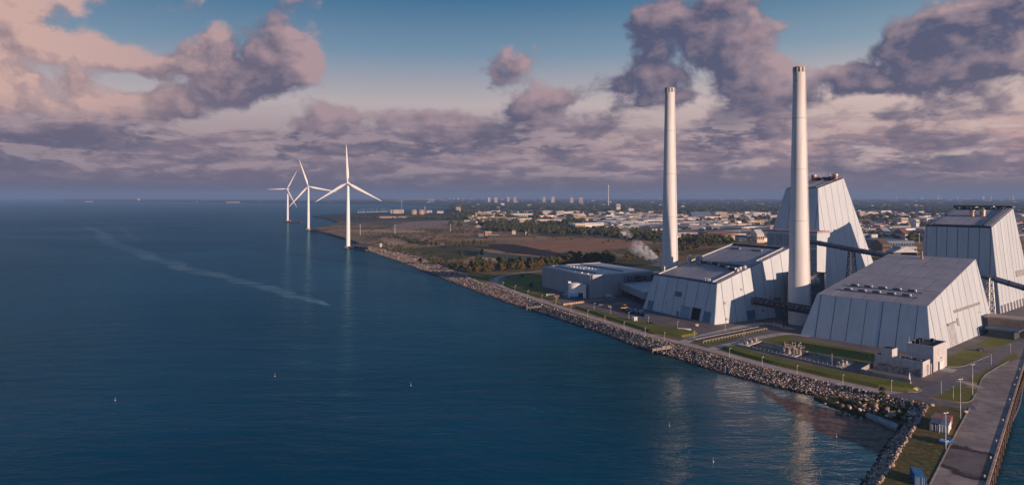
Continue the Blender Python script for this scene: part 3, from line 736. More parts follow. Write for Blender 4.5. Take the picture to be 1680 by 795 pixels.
# --- the long hall on the left with pipes on its lower roof
cL, uL, vL = frustum([117.7,393.24,61.93,64.85,80.22,6.0,8.79,4.79,3.93,22.78,41.13])
t = thing('turbine_hall', 'sloping white hall with blue doors and steel pipes on its roof, beside the steaming stack', 'power plant', cL['FR'])
hull(t, cL, panel_seam)
lf = Plane(cL['FL'], cL['FR'], cL['tFR'], cL['tFL']); lr = Plane(cL['FR'], cL['RR'], cL['tRR'], cL['tFR'])
ll = Plane(cL['RL'], cL['FL'], cL['tFL'], cL['tRL']); lb = Plane(cL['RR'], cL['RL'], cL['tRL'], cL['tRR']); lro = Plane(cL['tFL'], cL['tFR'], cL['tRR'], cL['tRL'])
panels(t, 'wall_panel', lf, even(lf.w, 7), mat=panel_white); panels(t, 'wall_panel', lr, even(lr.w, 9), mat=panel_white)
panels(t, 'wall_panel', ll, even(ll.w, 9), mat=panel_white); panels(t, 'wall_panel', lb, even(lb.w, 7), mat=panel_white)
# roof: two decks with raised kerbs
lo0, lo1 = lro.edge(0)
b = MB()
def deck(pl, f0, f1, v0, v1, out, name, mat, par):
    q = [pl.frac(f0, v0, out), pl.frac(f1, v0, out), pl.frac(f1, v1, out), pl.frac(f0, v1, out)]; q2_ = [p-pl.n*(out-.0) for p in q]
    m = MB(); m.add(q2_+q, [(4,5,6,7),(0,1,5,4),(1,2,6,5),(2,3,7,6),(3,0,4,7)]); return m.build(name, mat, par)
deck(lro, .01, .99, .3, lro.h-.3, .12, 'roof_felt', roof_seam, t)
for k in range(6): deck(lro, .07+.14*k+.003, .07+.14*(k+1)-.003, 2.2, lro.h*.40, .28, 'roof_panel', roof_sheet, t)
for k in range(6): deck(lro, .07+.14*k+.003, .07+.14*(k+1)-.003, lro.h*.47, lro.h*.94, .28, 'roof_panel', roof_sheet, t)
deck(lro, .93, .985, 1.0, lro.h-.6, .26, 'roof_panel', roof_sheet, t); deck(lro, .012, .05, 1.0, lro.h-.6, .26, 'roof_panel', roof_sheet, t)
for f in (.058, .922):
    m = MB(); m.beam(lro.frac(f, .8, .5), lro.frac(f, lro.h-.4, .5), .5, .8); m.build('roof_kerb', concrete_pale, t)
m = MB(); m.beam(lro.frac(0, .2, .0), lro.frac(1, .2, .0), .9, 1.3); m.build('fascia', steel_blue, t)
m = MB(); m.beam(lro.frac(.06, lro.h-1, .5), lro.frac(.93, lro.h-1, .5), .5, .7); m.build('roof_kerb', roof_seam, t)
for f in (.18, .55): deck(lro, f, f+.17, lro.h*.85, lro.h*.875, .75, 'roof_light', steel_blue, t); deck(lro, f+.155, f+.17, lro.h*.85, lro.h*.875, .95, 'roof_light_end', white_paint, t)
def stack_pipe(par, p, h, r, mat=steel_bright, nm='steel_flue'):
    m = MB(); p = Vector(p); m.tube(p, p+Vector((0,0,h)), r, n=14); m.tube(p+Vector((0,0,h-.25)), p+Vector((0,0,h+.05)), r*1.12, n=14); return m.build(nm, mat, par)
stack_pipe(t, lro.frac(.05, 5.5), 4.0, .95); stack_pipe(t, lro.frac(.10, lro.h*.37), 4.6, 1.3); stack_pipe(t, lro.frac(.045, lro.h*.41), 4.8, .7)
for k, (f, hh) in enumerate(((.17, 3.0), (.205, 3.6), (.235, 3.2))):       # bent-over ducts
    m = MB(); pts = [lro.frac(f, lro.h*.43)+Vector((0,0,z)) for z in (0, hh)]; e = lro.frac(f+.06, lro.h*.36)
    arc = [pts[0], pts[1]]+[pts[1].lerp(e+Vector((0,0,hh)), q)+Vector((0,0,1.6*math.sin(q*math.pi))) for q in (.25,.5,.75)]+[e+Vector((0,0,hh)), e+Vector((0,0,.5))]
    for a, c2 in zip(arc[:-1], arc[1:]): m.tube(a, c2, .62, n=10)
    m.build('bent_duct', steel_bright, t)
for k in range(9):
    a = lro.frac(.42+.058*k, lro.h*(.415-.012*k), .4); m = MB(); m.box(a+Vector((0,0,.8)), (2.2, 1.4, 1.6), R(-58)); m.build('roof_unit', steel_dark if k%3 else galv, t)
for k in range(6): 
    a = lro.frac(.26+.035*k, lro.h*.425, .3); m = MB(); m.box(a+Vector((0,0,.45)), (1.6, 2.6, .9), R(-58)); m.build('roof_unit', (roof_dark, galv)[k%2], t)
for f, v in ((.80,1.6),(.84,1.7),(.87,1.5)): m = MB(); a = lro.frac(f, v, .2); m.tube(a, a+Vector((0,0,1.5)), .3, n=8); m.tube(a+Vector((0,0,1.4)), a+Vector((0,0,1.7)), .6, n=8); m.build('roof_cowl', white_paint, t)
for f, v in ((.90,lro.h*.33),(.94,lro.h*.36),(.965,lro.h*.40),(.955,lro.h*.31)): m = MB(); a = lro.frac(f, v, .3); m.box(a+Vector((0,0,.9)), (1.5, 1.2, 1.8), .4); m.build('roof_unit', concrete_pale, t)
# doors and windows of the sea front
plate(t, 'door', lf, .055, .140, .3, 6.3, blue_door, .30, .1); plate(t, 'door', lf, .855, .945, .3, 6.6, blue_door, .30, .1)
d = plate(t, 'door', lf, .545, .675, .2, 7.2, blue_door_pale, .30, .1, label='pale blue roller door')
for k in range(6): plate(d, 'door_slat', lf, .55, .67, .4+1.1*k, 1.35+1.1*k, blue_door_pale, .38, .3)
plate(t, 'door', lf, .70, .815, .2, 7.4, black_open, .24, .1, label='open black doorway')
plate(t, 'door_frame', lf, .690, .700, .2, 8.0, concrete_pale, .45, .1); plate(t, 'door_frame', lf, .815, .825, .2, 8.0, concrete_pale, .45, .1); plate(t, 'door_frame', lf, .700, .815, 7.45, 8.0, concrete_pale, .45, .1)
wn_ = plate(t, 'window', lf, .415, .515, 12.2, 15.2, steel_blue, .34, .1)
for k in range(4): plate(wn_, 'pane', lf, .42+.0235*k, .441+.0235*k, 12.5, 14.9, glass_dark, .40, .3)
plate(t, 'door', lf, .495, .53, .2, 3.2, blue_door, .30, .1, label='small blue side door')
for a, v in ((.21,4.6),(.315,5.8)): plate(t, 'wall_vent', lf, a, a+.012, v, v+.9, MATS['louvre_grey'], .4, .1)
for a, v in ((.10,11),(.29,18),(.60,12)): plate(t, 'wall_vent', lr, a, a+.02, v, v+1.5, MATS['louvre_grey'], .5, .1)
plate(t, 'door', lr, .33, .42, .2, 6.0, blue_door, .30, .1); plate(t, 'door', lr, .64, .72, .2, 12.0, blue_door, .28, .1); plate(t, 'wall_cabinet', lr, .50, .51, 4.2, 5.6, roof_dark, .6, .1); plate(t, 'wall_cabinet', lr, .11, .135, 1.8, 3.0, MATS['louvre_grey'], .5, .1)

# --- tower A behind the southern stack, with its annex
cA, uA, vA = frustum([234.8,512.3,54.28,58.98,90.6,17.04,32.4,18.41,13.29,80.84,89.38])
t = thing('boiler_tower', 'tall tapering white boiler tower with two roof cowls, rising behind the road-side stack', 'power plant', cA['FR'])
hull(t, cA, panel_seam)
A1 = Plane(cA['FL'], cA['FR'], cA['tFR'], cA['tFL']); A2 = Plane(cA['FR'], cA['RR'], cA['tRR'], cA['tFR']); A3 = Plane(cA['RL'], cA['FL'], cA['tFL'], cA['tRL']); A4 = Plane(cA['RR'], cA['RL'], cA['tRL'], cA['tRR']); A5 = Plane(cA['tFL'], cA['tFR'], cA['tRR'], cA['tRL'])
panels(t, 'wall_panel', A1, even(A1.w, 5), mat=panel_white)
panels(t, 'wall_panel', A2, [17.04+k*9.69 for k in range(-1, 8)], mat=panel_white, gap=.38); panels(t, 'wall_panel', A3, even(A3.w, 8), mat=panel_white); panels(t, 'wall_panel', A4, even(A4.w, 5), mat=panel_white)
deck(A5, .02, .98, .4, A5.h-.4, .3, 'roof_felt', roof_dark, t)
for k in range(3): deck(A5, .12+.27*k, .36+.27*k, 3, A5.h*.7, .55, 'roof_panel', roof_sheet, t)
for f in (.06, .92, .5): m = MB(); m.beam(A5.frac(f, .8, .9), A5.frac(f, A5.h-.8, .9), .35, .35); m.build('roof_rail', steel_bright, t)
for f, v in ((.12, .82), (.84, .86)):
    p = A5.frac(f, A5.h*v); m = MB(); m.tube(p, p+Vector((0,0,3.6)), 2.0, n=20); c_ = m.build('roof_cowl', simple('rusty_steel', (.36,.20,.14), .6, .3), t)
    m = MB(); m.tube(p+Vector((0,0,3.4)), p+Vector((0,0,4.7)), 2.35, n=20); m.build('cowl_cap', simple('warm_steel', (.50,.36,.30), .45, .5), c_)
for k in range(14): m = MB(); p = A5.frac(.18+.046*k, A5.h*random.uniform(.83, .95)); m.box(p+Vector((0,0,1.1)), (random.uniform(1,2.6), 1.4, random.uniform(1.4,2.8)), .3); m.build('roof_unit', (steel_dark, roof_dark, galv)[k%3], t)
p = A5.frac(.62, A5.h*.9); m = MB(); m.tube(p, p+Vector((0,0,5.5)), .14, n=6); m.build('mast', white_paint, t)
# annex
def along(o, d, px):   # distance along d from o to where that line bears on the given column of the photo
    k = (px-840)/FPX; return (k*o.y-o.x)/(d.x-k*d.y)
_o = cA['FR']-uA*8; s0_, s1_ = along(_o, vA, 1340.5), along(_o, vA, 1259)
ax = [_o+uA*18+vA*s0_, _o+vA*s0_, _o+vA*s1_, _o+uA*18+vA*s1_]
m = MB(); m.prism(ax, 0, 46.8); an = m.build('annex', panel_white, t)
m = MB(); m.prism([ax[0]+vA*-.4, ax[1]-uA*.4-vA*.4, ax[2]-uA*.4+vA*.4, ax[3]+vA*.4], 46.8, 48.2); m.build('annex_roof', simple('pinkish_roof', (.40,.31,.31), .7), an)
ap = Plane(ax[2], ax[1], ax[1]+Vector((0,0,46.8)), ax[2]+Vector((0,0,46.8)))
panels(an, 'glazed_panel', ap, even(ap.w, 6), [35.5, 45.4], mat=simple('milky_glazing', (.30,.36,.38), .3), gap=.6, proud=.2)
panels(an, 'wall_panel', ap, even(ap.w, 8), [-1, 34.8], mat=simple('shaded_cladding', (.30,.33,.37), .5), gap=.5)  # darker copy of the cladding, the front's shade put into its colour

# --- tower B at the right edge
cB, uB, vB = frustum([310.97,430.69,50.49,49.85,74.95,3.94,19.8,5.52,5.94,54.5,66.05])
t = thing('silo_tower', 'broad tapering white boiler house with a railed dark roof at the right edge', 'power plant', cB['FR'])
hull(t, cB, panel_seam)
B1 = Plane(cB['FL'], cB['FR'], cB['tFR'], cB['tFL']); B2 = Plane(cB['FR'], cB['RR'], cB['tRR'], cB['tFR']); B3 = Plane(cB['RL'], cB['FL'], cB['tFL'], cB['tRL']); B4 = Plane(cB['RR'], cB['RL'], cB['tRL'], cB['tRR']); B5 = Plane(cB['tFL'], cB['tFR'], cB['tRR'], cB['tRL'])
panels(t, 'wall_panel', B1, even(B1.w, 8), mat=panel_white); panels(t, 'wall_panel', B2, even(B2.w, 10), mat=panel_white); panels(t, 'wall_panel', B3, even(B3.w, 10), mat=panel_white); panels(t, 'wall_panel', B4, even(B4.w, 8), mat=panel_white)
deck(B5, .01, .99, .3, B5.h-.3, .25, 'roof_felt', roof_seam, t)
for k in range(5): 
    for j in range(2): deck(B5, .10+.145*k, .235+.145*k, 3+B5.h*.43*j, 2+B5.h*.43*(j+1), .5, 'roof_panel', roof_sheet, t)
deck(B5, .90, .985, 1, B5.h-1, .6, 'roof_panel', roof_sheet, t); deck(B5, .02, .075, 1, B5.h-1, .6, 'roof_panel', roof_sheet, t)
for f in (.085, .84, .885): m = MB(); m.beam(B5.frac(f, .8, 1.0), B5.frac(f, B5.h-.8, 1.0), .4, .5); m.build('roof_rail', steel_blue, t)
m = MB(); m.beam(B5.frac(0, .2), B5.frac(1, .2), .9, 1.2); m.build('fascia', steel_dark, t)
m = MB(); m.beam(B5.frac(.0, B5.h-1, 1.3), B5.frac(1, B5.h-1, 1.3), .4, 1.6); m.build('parapet', steel_dark, t)
for f, v in ((.52, .52), (.68, .54)):
    p = B5.frac(f, B5.h*v); m = MB(); m.tube(p, p+Vector((0,0,3.8)), 1.7, n=18); c_ = m.build('roof_cowl', MATS['warm_steel'], t); m = MB(); m.tube(p+Vector((0,0,3.6)), p+Vector((0,0,4.4)), 1.95, n=18); m.build('cowl_cap', galv, c_)
for k in range(26): m = MB(); p = B5.frac(.05+.034*k, B5.h*random.uniform(.86, .97)); m.box(p+Vector((0,0,.9)), (random.uniform(.8,2.4), 1.2, random.uniform(1.2,2.6)), .3); m.build('roof_unit', (steel_dark, roof_dark, steel_dark, galv)[k%4], t)
for k in range(11): plate(t, 'wall_buttress', B2, .02+.09*k, .045+.09*k, .2, 5.0, concrete_pale, 1.2, .1)
plate(t, 'louvre_band', B2, .60, .97, 20, 24, MATS['louvre_grey'], .6, .1)

# ------------------------------------------------------------------ stacks
def chimney(name, label, loc, r0, r1, h, oval=False):
    t = thing(name, label, 'chimney', loc); c = Vector(loc)
    prof = [(r0*1.04, 0), (r0, 3), (r0*.995, h*.1), (r0+(r1-r0)*.35, h*.35), (r0+(r1-r0)*.68, h*.65), (r1*1.03, h*.9), (r1, h-3.2)]
    m = MB(); m.lathe(c, prof, 48); m.build('shaft', conc_white, t)
    m = MB(); m.lathe(c, [(r1*.93, h-3.3), (r1*.93, h-.4)], 40); m.build('throat', steel_dark, t)
    for k in range(10):
        a = 2*math.pi*(k+.3)/10; m = MB(); m.box(c+Vector((math.cos(a)*r1*.96, math.sin(a)*r1*.96, h-1.9)), (.5, r1*.30, 2.8), a); m.build('vent_pier', conc_white, t)
    m = MB(); m.lathe(c, [(r1*.70, h-.5), (r1*1.0, h-.5), (r1*1.0, h), (r1*.70, h), (r1*.70, h-.5)], 40); m.build('rim', simple('rim_brown', (.46,.34,.28), .7), t)
    m = MB(); m.lathe(c, [(0, h-1.2), (r1*.72, h-1.2)], 40); m.build('flue_mouth', black_open, t)
    for z in (h*.2, h*.4, h*.6, h*.8):
        q = r0+(r1-r0)*(z/h)+.07; m = MB(); m.lathe(c, [(q, z), (q+.04, z+.02), (q+.04, z+.3), (q, z+.32)], 48); m.build('joint_ring', concrete_pale, t)
    q = c+Vector((r0*.75, -r0*.78, 0)); m = MB()
    for s in (-.35, .35): m.beam(q+Vector((s, 0, 4)), c+Vector((r1*.72+s, -r1*.76, h-5)), .1)
    m.build('ladder', galv, t)
    for z, w in ((h-8, .5), (h*.52, .4)):
        m = MB(); a = c+Vector((-r1*.75, -r1*.75, z)); m.box(a, (.6, .6, .8)); m.build('warning_light', roof_dark, t)
    return t
S2 = G(1311, 530); S1 = Vector((110.6, 474.0, 0))
t = chimney('chimney', 'tall white tapering stack standing between the two sloping halls', (S2.x, S2.y, 0), 6.25, 3.4, 150.3)
# flue duct, pipe and plant room at the foot of this stack
a = Vector((S2.x, S2.y, 24)); m = MB(); m.tube(a+Vector((4, 4, 0)), a+Vector((15, 12, -.5)), 3.0, n=20); fd = m.build('flue_duct', steel_bright, t)
for k in range(4): m = MB(); p = a+Vector((4, 4, 0)).lerp(Vector((15,12,-.5)), .45+.15*k); m.tube(p, p+Vector((.7,.5,0)), 3.3, n=20); m.build('duct_flange', galv, fd)
m = MB(); 
for p, q in (((5,-3,18),(6.5,-2.5,18)), ((6.5,-2.5,18),(12,1.5,9)), ((12,1.5,9),(12,1.5,0))): m.tube(Vector((S2.x,S2.y,0))+Vector(p), Vector((S2.x,S2.y,0))+Vector(q), .8, n=10)
m.build('drain_pipe', blue_door, t)
t = thing('plant_room', 'dark steel plant room behind the foot of the road-side stack', 'plant room', (S2.x+16, S2.y+14, 0))
m = MB(); o_ = Vector((S2.x+12, S2.y+9, 0)); pr_ = [o_, o_+uR*16, o_+uR*16+vR*16, o_+vR*16]; m.prism(pr_, 0, 27); m.build('wall', simple('grey_brown_cladding', (.13,.11,.115), .7), t)
m = MB(); m.prism([o_-uR*.4-vR*.4, o_+uR*16.4-vR*.4, o_+uR*16.4+vR*16.4, o_-uR*.4+vR*16.4], 27.0, 27.7); m.build('roof', roof_dark, t)
for k in range(5): m = MB(); m.box(o_+uR*(3*k+2)+vR*-.1+Vector((0,0,13)), (.3, .3, 26), R(42)); m.build('pilaster', steel_blue, t)
chimney('chimney', 'white stack beside the steam plume, farther from the road, brown vent ring at its top', (S1.x, S1.y, 0), 6.0, 3.45, 150.3)

# ------------------------------------------------------------------ conveyors
def truss_tower(name, label, top, w=3.4, mat=steel_dark):
    t = thing(name, label, 'trestle', (top.x, top.y, 0)); h = top.z
    cs = [(-1,-1),(1,-1),(1,1),(-1,1)]; P = lambda c, z: Vector((top.x+c[0]*(w*(1-.55*z/h)), top.y+c[1]*(w*(1-.55*z/h)), z))
    for c in cs: m = MB(); m.beam(P(c, 0), P(c, h), .38); m.build('leg', mat, t)
    n = max(3, int(h/5))
    for k in range(n):
        z0, z1 = h*k/n, h*(k+1)/n
        for i in range(4):
            c, d = cs[i], cs[(i+1)%4]; m = MB(); m.beam(P(c, z0), P(d, z1), .22); m.beam(P(d, z0), P(c, z1), .22); m.beam(P(c, z1), P(d, z1), .22); m.build('brace', mat, t)
    return t
def Pz(px, py, Y): return Vector(((px-840)*Y/FPX, Y, CH-(py-HY)*Y/FPX))
K0, K1, K2 = Pz(1329, 396, 484), Pz(1583, 443, 414), Pz(1730, 486.5, 392)
t = thing('conveyor', 'long dark enclosed coal conveyor running behind the square-panelled roof', 'conveyor', (K1.x, K1.y, K1.z))
for nm, a, c2 in (('gallery', K0, K1), ('gallery', K1, K2)):
    m = MB(); m.tube(a, c2, 1.75, n=12); g_ = m.build(nm, tube_blue, t)
    d = (c2-a); n = int(d.length/7)
    for k in range(n+1): m = MB(); p = a+d*(k/n); m.tube(p-d.normalized()*.2, p+d.normalized()*.2, 1.95, n=12); m.build('band', steel_dark, g_)
truss_tower('trestle', 'dark lattice trestle under the conveyor in front of the tallest boiler tower', K0.lerp(K1, .30)-Vector((0,0,1.8)))
truss_tower('trestle', 'pale lattice trestle under the conveyor, right of the panelled roof', Pz(1624, 456, 407), 2.2, galv)
# truss walkway at the foot of the stack
Wa, Wb = Pz(1236, 492.5, 408), Pz(1334, 509.5, 372)
t = thing('pipe_bridge', 'black truss bridge carrying lit pipes across the foot of the road-side stack', 'pipe bridge', (Wa.x, Wa.y, Wa.z))
d = Wb-Wa; side = Vector((-d.y, d.x, 0)).normalized()*1.4; n = 12
for s in (-1, 1):
    for z in (-1.9, 1.9): m = MB(); m.beam(Wa+side*s+Vector((0,0,z)), Wb+side*s+Vector((0,0,z)), .5); m.build('chord', steel_dark, t)
    for k in range(n+1): m = MB(); p = Wa+d*(k/n)+side*s; m.beam(p+Vector((0,0,-1.9)), p+Vector((0,0,1.9)), .3); m.build('post', steel_dark, t)
    for k in range(n): m = MB(); p = Wa+d*(k/n)+side*s; q = Wa+d*((k+1)/n)+side*s; m.beam(p+Vector((0,0,-1.9 if k%2 else 1.9)), q+Vector((0,0,1.9 if k%2 else -1.9)), .26); m.build('diagonal', steel_dark, t)
for z in (-1.2, .2): m = MB(); m.tube(Wa+Vector((0,0,z)), Wb+Vector((0,0,z)), .55, n=8); m.build('pipe', steel_dark, t)
for k in range(9): m = MB(); p = Wa+d*((k+.6)/10)-Vector((side.x, side.y, 0)); m.box(p+Vector((0,0,.3)), (.9, .5, .5), .5); m.build('pipe_saddle', galv, t)
m = MB(); m.beam(Wa-Vector((0,0,2.1)), Wb-Vector((0,0,2.1)), 2.6, .25); m.build('deck', roof_dark, t)
for fr in (.56,):
    for s in (-1, 1): m = MB(); p = Wa+d*fr+side*s; m.beam(Vector((p.x, p.y, 0)), p-Vector((0,0,2)), .7); m.build('leg', steel_dark, t)

# ------------------------------------------------------------------ long grey hall, its canopy wing and the round tank
hFL, hFR = G(889.4, 469.8), G(968.7, 489.2); hd = Vector((.845,.535,0)); Hh = 16.4
hp = [hFL, hFR, hFR+hd*62, hFL+hd*62]
t = thing('storage_hall', 'long low grey hall with rows of white roof lights on a flat roof', 'warehouse', hFR)
m = MB(); m.prism(hp, 0, Hh); m.build('wall', panel_seam, t)
H1 = Plane(hp[0], hp[1], hp[1]+Vector((0,0,Hh)), hp[0]+Vector((0,0,Hh))); H2 = Plane(hp[1], hp[2], hp[2]+Vector((0,0,Hh)), hp[1]+Vector((0,0,Hh))); H3 = Plane(hp[3], hp[0], hp[0]+Vector((0,0,Hh)), hp[3]+Vector((0,0,Hh)))
panels(t, 'wall_panel', H1, even(H1.w, 14), mat=hall_grey, gap=.07, proud=.12); panels(t, 'wall_panel', H2, even(H2.w, 12), mat=hall_grey, gap=.07, proud=.12); panels(t, 'wall_panel', H3, even(H3.w, 10), mat=hall_grey, gap=.07)
HR_ = Plane(*[p+Vector((0,0,Hh)) for p in hp])
deck(HR_, .0, 1, .0, HR_.h, .1, 'roof_felt', simple('pale_roof_sheet', (.50,.49,.50), .45, 0, .06, .1), t)
for f0, f1 in ((.05,.95),): 
    for v in (.17, .60): deck(HR_, f0, f1-.1, HR_.h*v, HR_.h*v+3.0, .7, 'roof_gutter', steel_blue, t)
for k in range(11):
    for j in range(2):
        p = HR_.frac(.18+.066*k, HR_.h*(.34+.09*j)); m = MB(); m.tube(p, p+Vector((0,0,.9)), 1.1, .8, n=10); m.build('roof_light', white_paint, t)
for k in range(7): p = HR_.frac(.15+.12*k, HR_.h*.07); m = MB(); m.tube(p, p+Vector((0,0,.8)), .9, .7, n=10); m.build('roof_light', white_paint, t)
for a, c2 in ((0,1),(1,2),(3,0)): m = MB(); m.beam(hp[a]+Vector((0,0,Hh+.1)), hp[c2]+Vector((0,0,Hh+.1)), .5, .7); m.build('parapet', concrete_pale, t)
cp = [Vector((80,517,0)), Vector((89.6,459.5,0)), Vector((101,461,0)), Vector((112,500,0)), Vector((108,520,0))]
t = thing('loading_canopy', 'grey wing raised over a dark open loading bay between hall and blue doors', 'canopy', cp[0])
m = MB(); m.prism(cp, 4.6, 9.4); m.build('upper_wall', hall_grey, t); m = MB(); m.prism(cp, 9.41, 9.7); m.build('roof', MATS['pale_roof_sheet'], t)
m = MB(); m.prism([cp[0]+Vector((8,0,0)), cp[1]+Vector((7,3,0)), cp[2], cp[3], cp[4]], 0, 4.5); m.build('back_wall', roof_dark, t)
for k in range(7): p = cp[0].lerp(cp[1], (k+.5)/7)+Vector((.8,0,0)); m = MB(); m.box(p+Vector((0,0,2.3)), (.45,.45,4.6)); m.build('column', steel_dark, t)
t = thing('pipe_rack', 'low blue-grey steel pipe rack behind the open loading bay', 'pipe rack', (100, 505, 0))
for k in range(9):
    for j in range(2): m = MB(); m.beam((84+3.6*k, 515+2.0*k-10*j, 9.7), (84+3.6*k, 515+2.0*k-10*j, 15.5), .35); m.build('post', steel_blue, t)
for j in range(2):
    for z in (12.4, 15.4): m = MB(); m.beam((82, 514-10*j, z), (116, 533-10*j, z), .4); m.build('pipe', steel_blue, t)
for k in range(4): m = MB(); m.box((90+7*k, 512+4*k, 12), (4.5, 4, 4), .5); m.build('tank_unit', (steel_blue, steel_dark)[k%2], t)
T0 = G(945, 488.5); T0 = Vector((T0.x, T0.y+3, 0))
t = thing('storage_tank', 'white round tank with a square front bay beside the grey hall', 'tank', T0)
m = MB(); m.lathe(T0, [(5.4,0),(5.4,10.6),(5.0,10.8),(0,10.9)], 36); m.build('shell', white_paint, t)
bay = T0+Vector((3.6,-1.0,0)); m = MB(); m.box(bay+Vector((0,0,5.1)), (6.2,8.0,10.2), .15); by = m.build('front_bay', white_paint, t)
m = MB(); m.box(bay+Vector((-.5,-4.1,2.0)), (3.6,.3,4.0), .15); m.build('door', roof_dark, by)
m = MB(); m.box(T0+Vector((-4.6,-1,11.4)), (2.0,1.6,1.3)); m.build('vent_box', white_paint, t)
m = MB(); m.lathe(T0, [(5.5,9.9),(5.6,9.95),(5.6,10.15),(5.5,10.2)], 36); m.build('rim_ring', galv, t)

# ------------------------------------------------------------------ control building by the road
def block(name, parent, o, u, v, L, W_, z0, z1, mat):
    m = MB(); m.prism([o, o+u*L, o+u*L+v*W_, o+v*W_], z0, z1); return m.build(name, mat, parent)
u_ = Vector((.762,.647,0)); v_ = Vector((-.643,.766,0))
o1 = G(1531.5, 610.3); t = thing('pump_house', 'tall pale blue-white block with black flat roof and lit door beside the road', 'building', o1)
block('wall', t, o1, u_, v_, 16.5, 10.4, 0, 10.2, concrete_pale); block('roof', t, o1+u_*.4+v_*.4, u_, v_, 15.7, 9.6, 10.21, 10.26, roof_dark)
for a, c2, l, w_ in ((o1, 0, 16.5, .4), (o1+v_*10, 0, 16.5, .4)): block('parapet', t, a, u_, v_, l, w_, 10.2, 10.9, concrete_pale)
for a in (o1+v_*.4, o1+u_*16.1+v_*.4): block('parapet', t, a, u_, v_, .4, 9.6, 10.2, 10.9, concrete_pale)
for a, s, h in (((5,7.6), 1.3, 2.0), ((9.5,8), 1.6, 1.7), ((13,4.6), 1.2, 1.6), ((3,8.6), .9, 1.4)): p = o1+u_*a[0]+v_*a[1]; m = MB(); m.box(p+Vector((0,0,10.26+h/2)), (s, s, h), .7); m.build('roof_unit', roof_dark, t)
D1 = Plane(o1, o1+u_*16.5, o1+u_*16.5+Vector((0,0,10)), o1+Vector((0,0,10)))
plate(t, 'door', D1, .40, .72, .1, 3.4, white_paint, .35, .0, label='white roller door'); plate(t, 'door', D1, .33, .385, .1, 3.6, roof_dark, .15, .0); plate(t, 'wall_vent', D1, .5, .58, 4.6, 5.2, MATS['louvre_grey'], .25, 0)
plate(t, 'ramp', D1, .28, .76, .02, .10, concrete, 5.2, .0)
p = o1+v_*9.8+u_*1.0; m = MB(); m.tube(p+Vector((0,0,10)), p+Vector((0,0,13.5)), .07, n=6); m.build('mast', white_paint, t)
o2 = G(1514, 618.6); t = thing('switch_house', 'low stepped pale block in front of the tall pump house', 'building', o2)
block('wall', t, o2, u_, v_, 8.2, 18.8, 0, 5.7, concrete_pale); block('roof', t, o2+u_*.3+v_*.3, u_, v_, 7.6, 18.2, 5.71, 5.75, roof_dark)
for a, l, w_ in ((o2, .3, 18.8), (o2+u_*7.9, .3, 18.8), (o2+u_*.3, 7.6, .3), (o2+u_*.3+v_*18.5, 7.6, .3)): block('parapet', t, a, u_, v_, l, w_, 5.7, 6.3, concrete_pale)
tw = block('roof_house', t, o2+u_*1.0+v_*12.2, u_, v_, 5.8, 4.4, 5.7, 9.2, concrete_pale); block('roof', tw, o2+u_*1.3+v_*12.5, u_, v_, 5.2, 3.8, 9.21, 9.3, roof_dark)
for k in range(5): p = o2+u_*(1.5+random.random()*3)+v_*(2+2.1*k); m = MB(); m.box(p+Vector((0,0,6.1)), (.9, .9, .7), .7); m.build('roof_unit', (galv, roof_dark)[k%2], t)
D2 = Plane(o2, o2+u_*8.2, o2+u_*8.2+Vector((0,0,5.6)), o2+Vector((0,0,5.6))); plate(t, 'door', D2, .55, .78, .1, 4.6, simple('beige_door', (.40,.33,.27), .6), .15, 0)
plate(t, 'post', D2, 1.02, 1.06, .0, 4.4, white_paint, .5, .0)
D3 = Plane(o2+v_*18.8, o2, o2+Vector((0,0,5.6)), o2+v_*18.8+Vector((0,0,5.6)))
for k in range(1, 7): plate(t, 'downpipe', D3, .14*k, .14*k+.006, .1, 5.4, galv, .12, 0)
t = thing('yard_wall', 'weathered concrete wall around the small yard before the stepped block', 'wall', G(1411.8, 611.7))
y0_, y1_, y2_ = G(1411.8,611.7), G(1494,630), G(1436,598)
for a, c2 in ((y0_, y1_), (y0_, y2_)):
    dd = c2-a; n = max(2, int(dd.length/4))
    for k in range(n): m = MB(); m.beam(a+dd*(k/n)+Vector((0,0,.95)), a+dd*((k+.985)/n)+Vector((0,0,.95)), .3, 1.9); m.build('wall_panel', concrete, t)
m = MB(); e = o2-u_*1.0; m.beam(e+Vector((0,0,1.6)), e+v_*19+Vector((0,0,1.6)), .3, 3.2); m.build('inner_wall', simple('stained_concrete', (.33,.32,.31), .9, 0, .3, .8), t)
t = thing('signal_cone', 'slim white marker post on the grass corner by the road junction', 'marker', G(1492, 629))
m = MB(); c_ = G(1492, 629); m.lathe(c_, [(.75,0),(.6,.5),(.16,4.3),(0,4.5)], 10); m.build('post', white_paint, t); m = MB(); m.tube(c_, c_+Vector((0,0,.15)), 1.0, n=12); m.build('foot', concrete, t)

# ------------------------------------------------------------------ water intake basins
ba = basin; t = thing('intake_basin', 'long sunken concrete water basins with walkways and pump gear behind the grass bank', 'basin', ba[0])
bw = concrete; fl = -4.2
m = MB(); m.prism(ba, fl-.3, fl); m.build('basin_floor', simple('basin_floor', (.045,.05,.055), .7), t)
def lerp4(a, b2): return ba[0].lerp(ba[3], a).lerp(ba[1].lerp(ba[2], a), b2)     # a along, b across (0 sea side, 1 plant side)
for i in range(4):
    a, c2 = ba[i], ba[(i+1)%4]; m = MB(); m.beam(Vector((a.x,a.y,fl/2+.35)), Vector((c2.x,c2.y,fl/2+.35)), .7, -fl+.7); m.build('basin_wall', concrete, t)
for b_ in (.34, .62, .82): m = MB(); a, c2 = lerp4(.0, b_), lerp4(1, b_); m.beam(Vector((a.x,a.y,-2.2)), Vector((c2.x,c2.y,-2.2)), .45, 4.2); m.build('divider_wall', concrete, t)
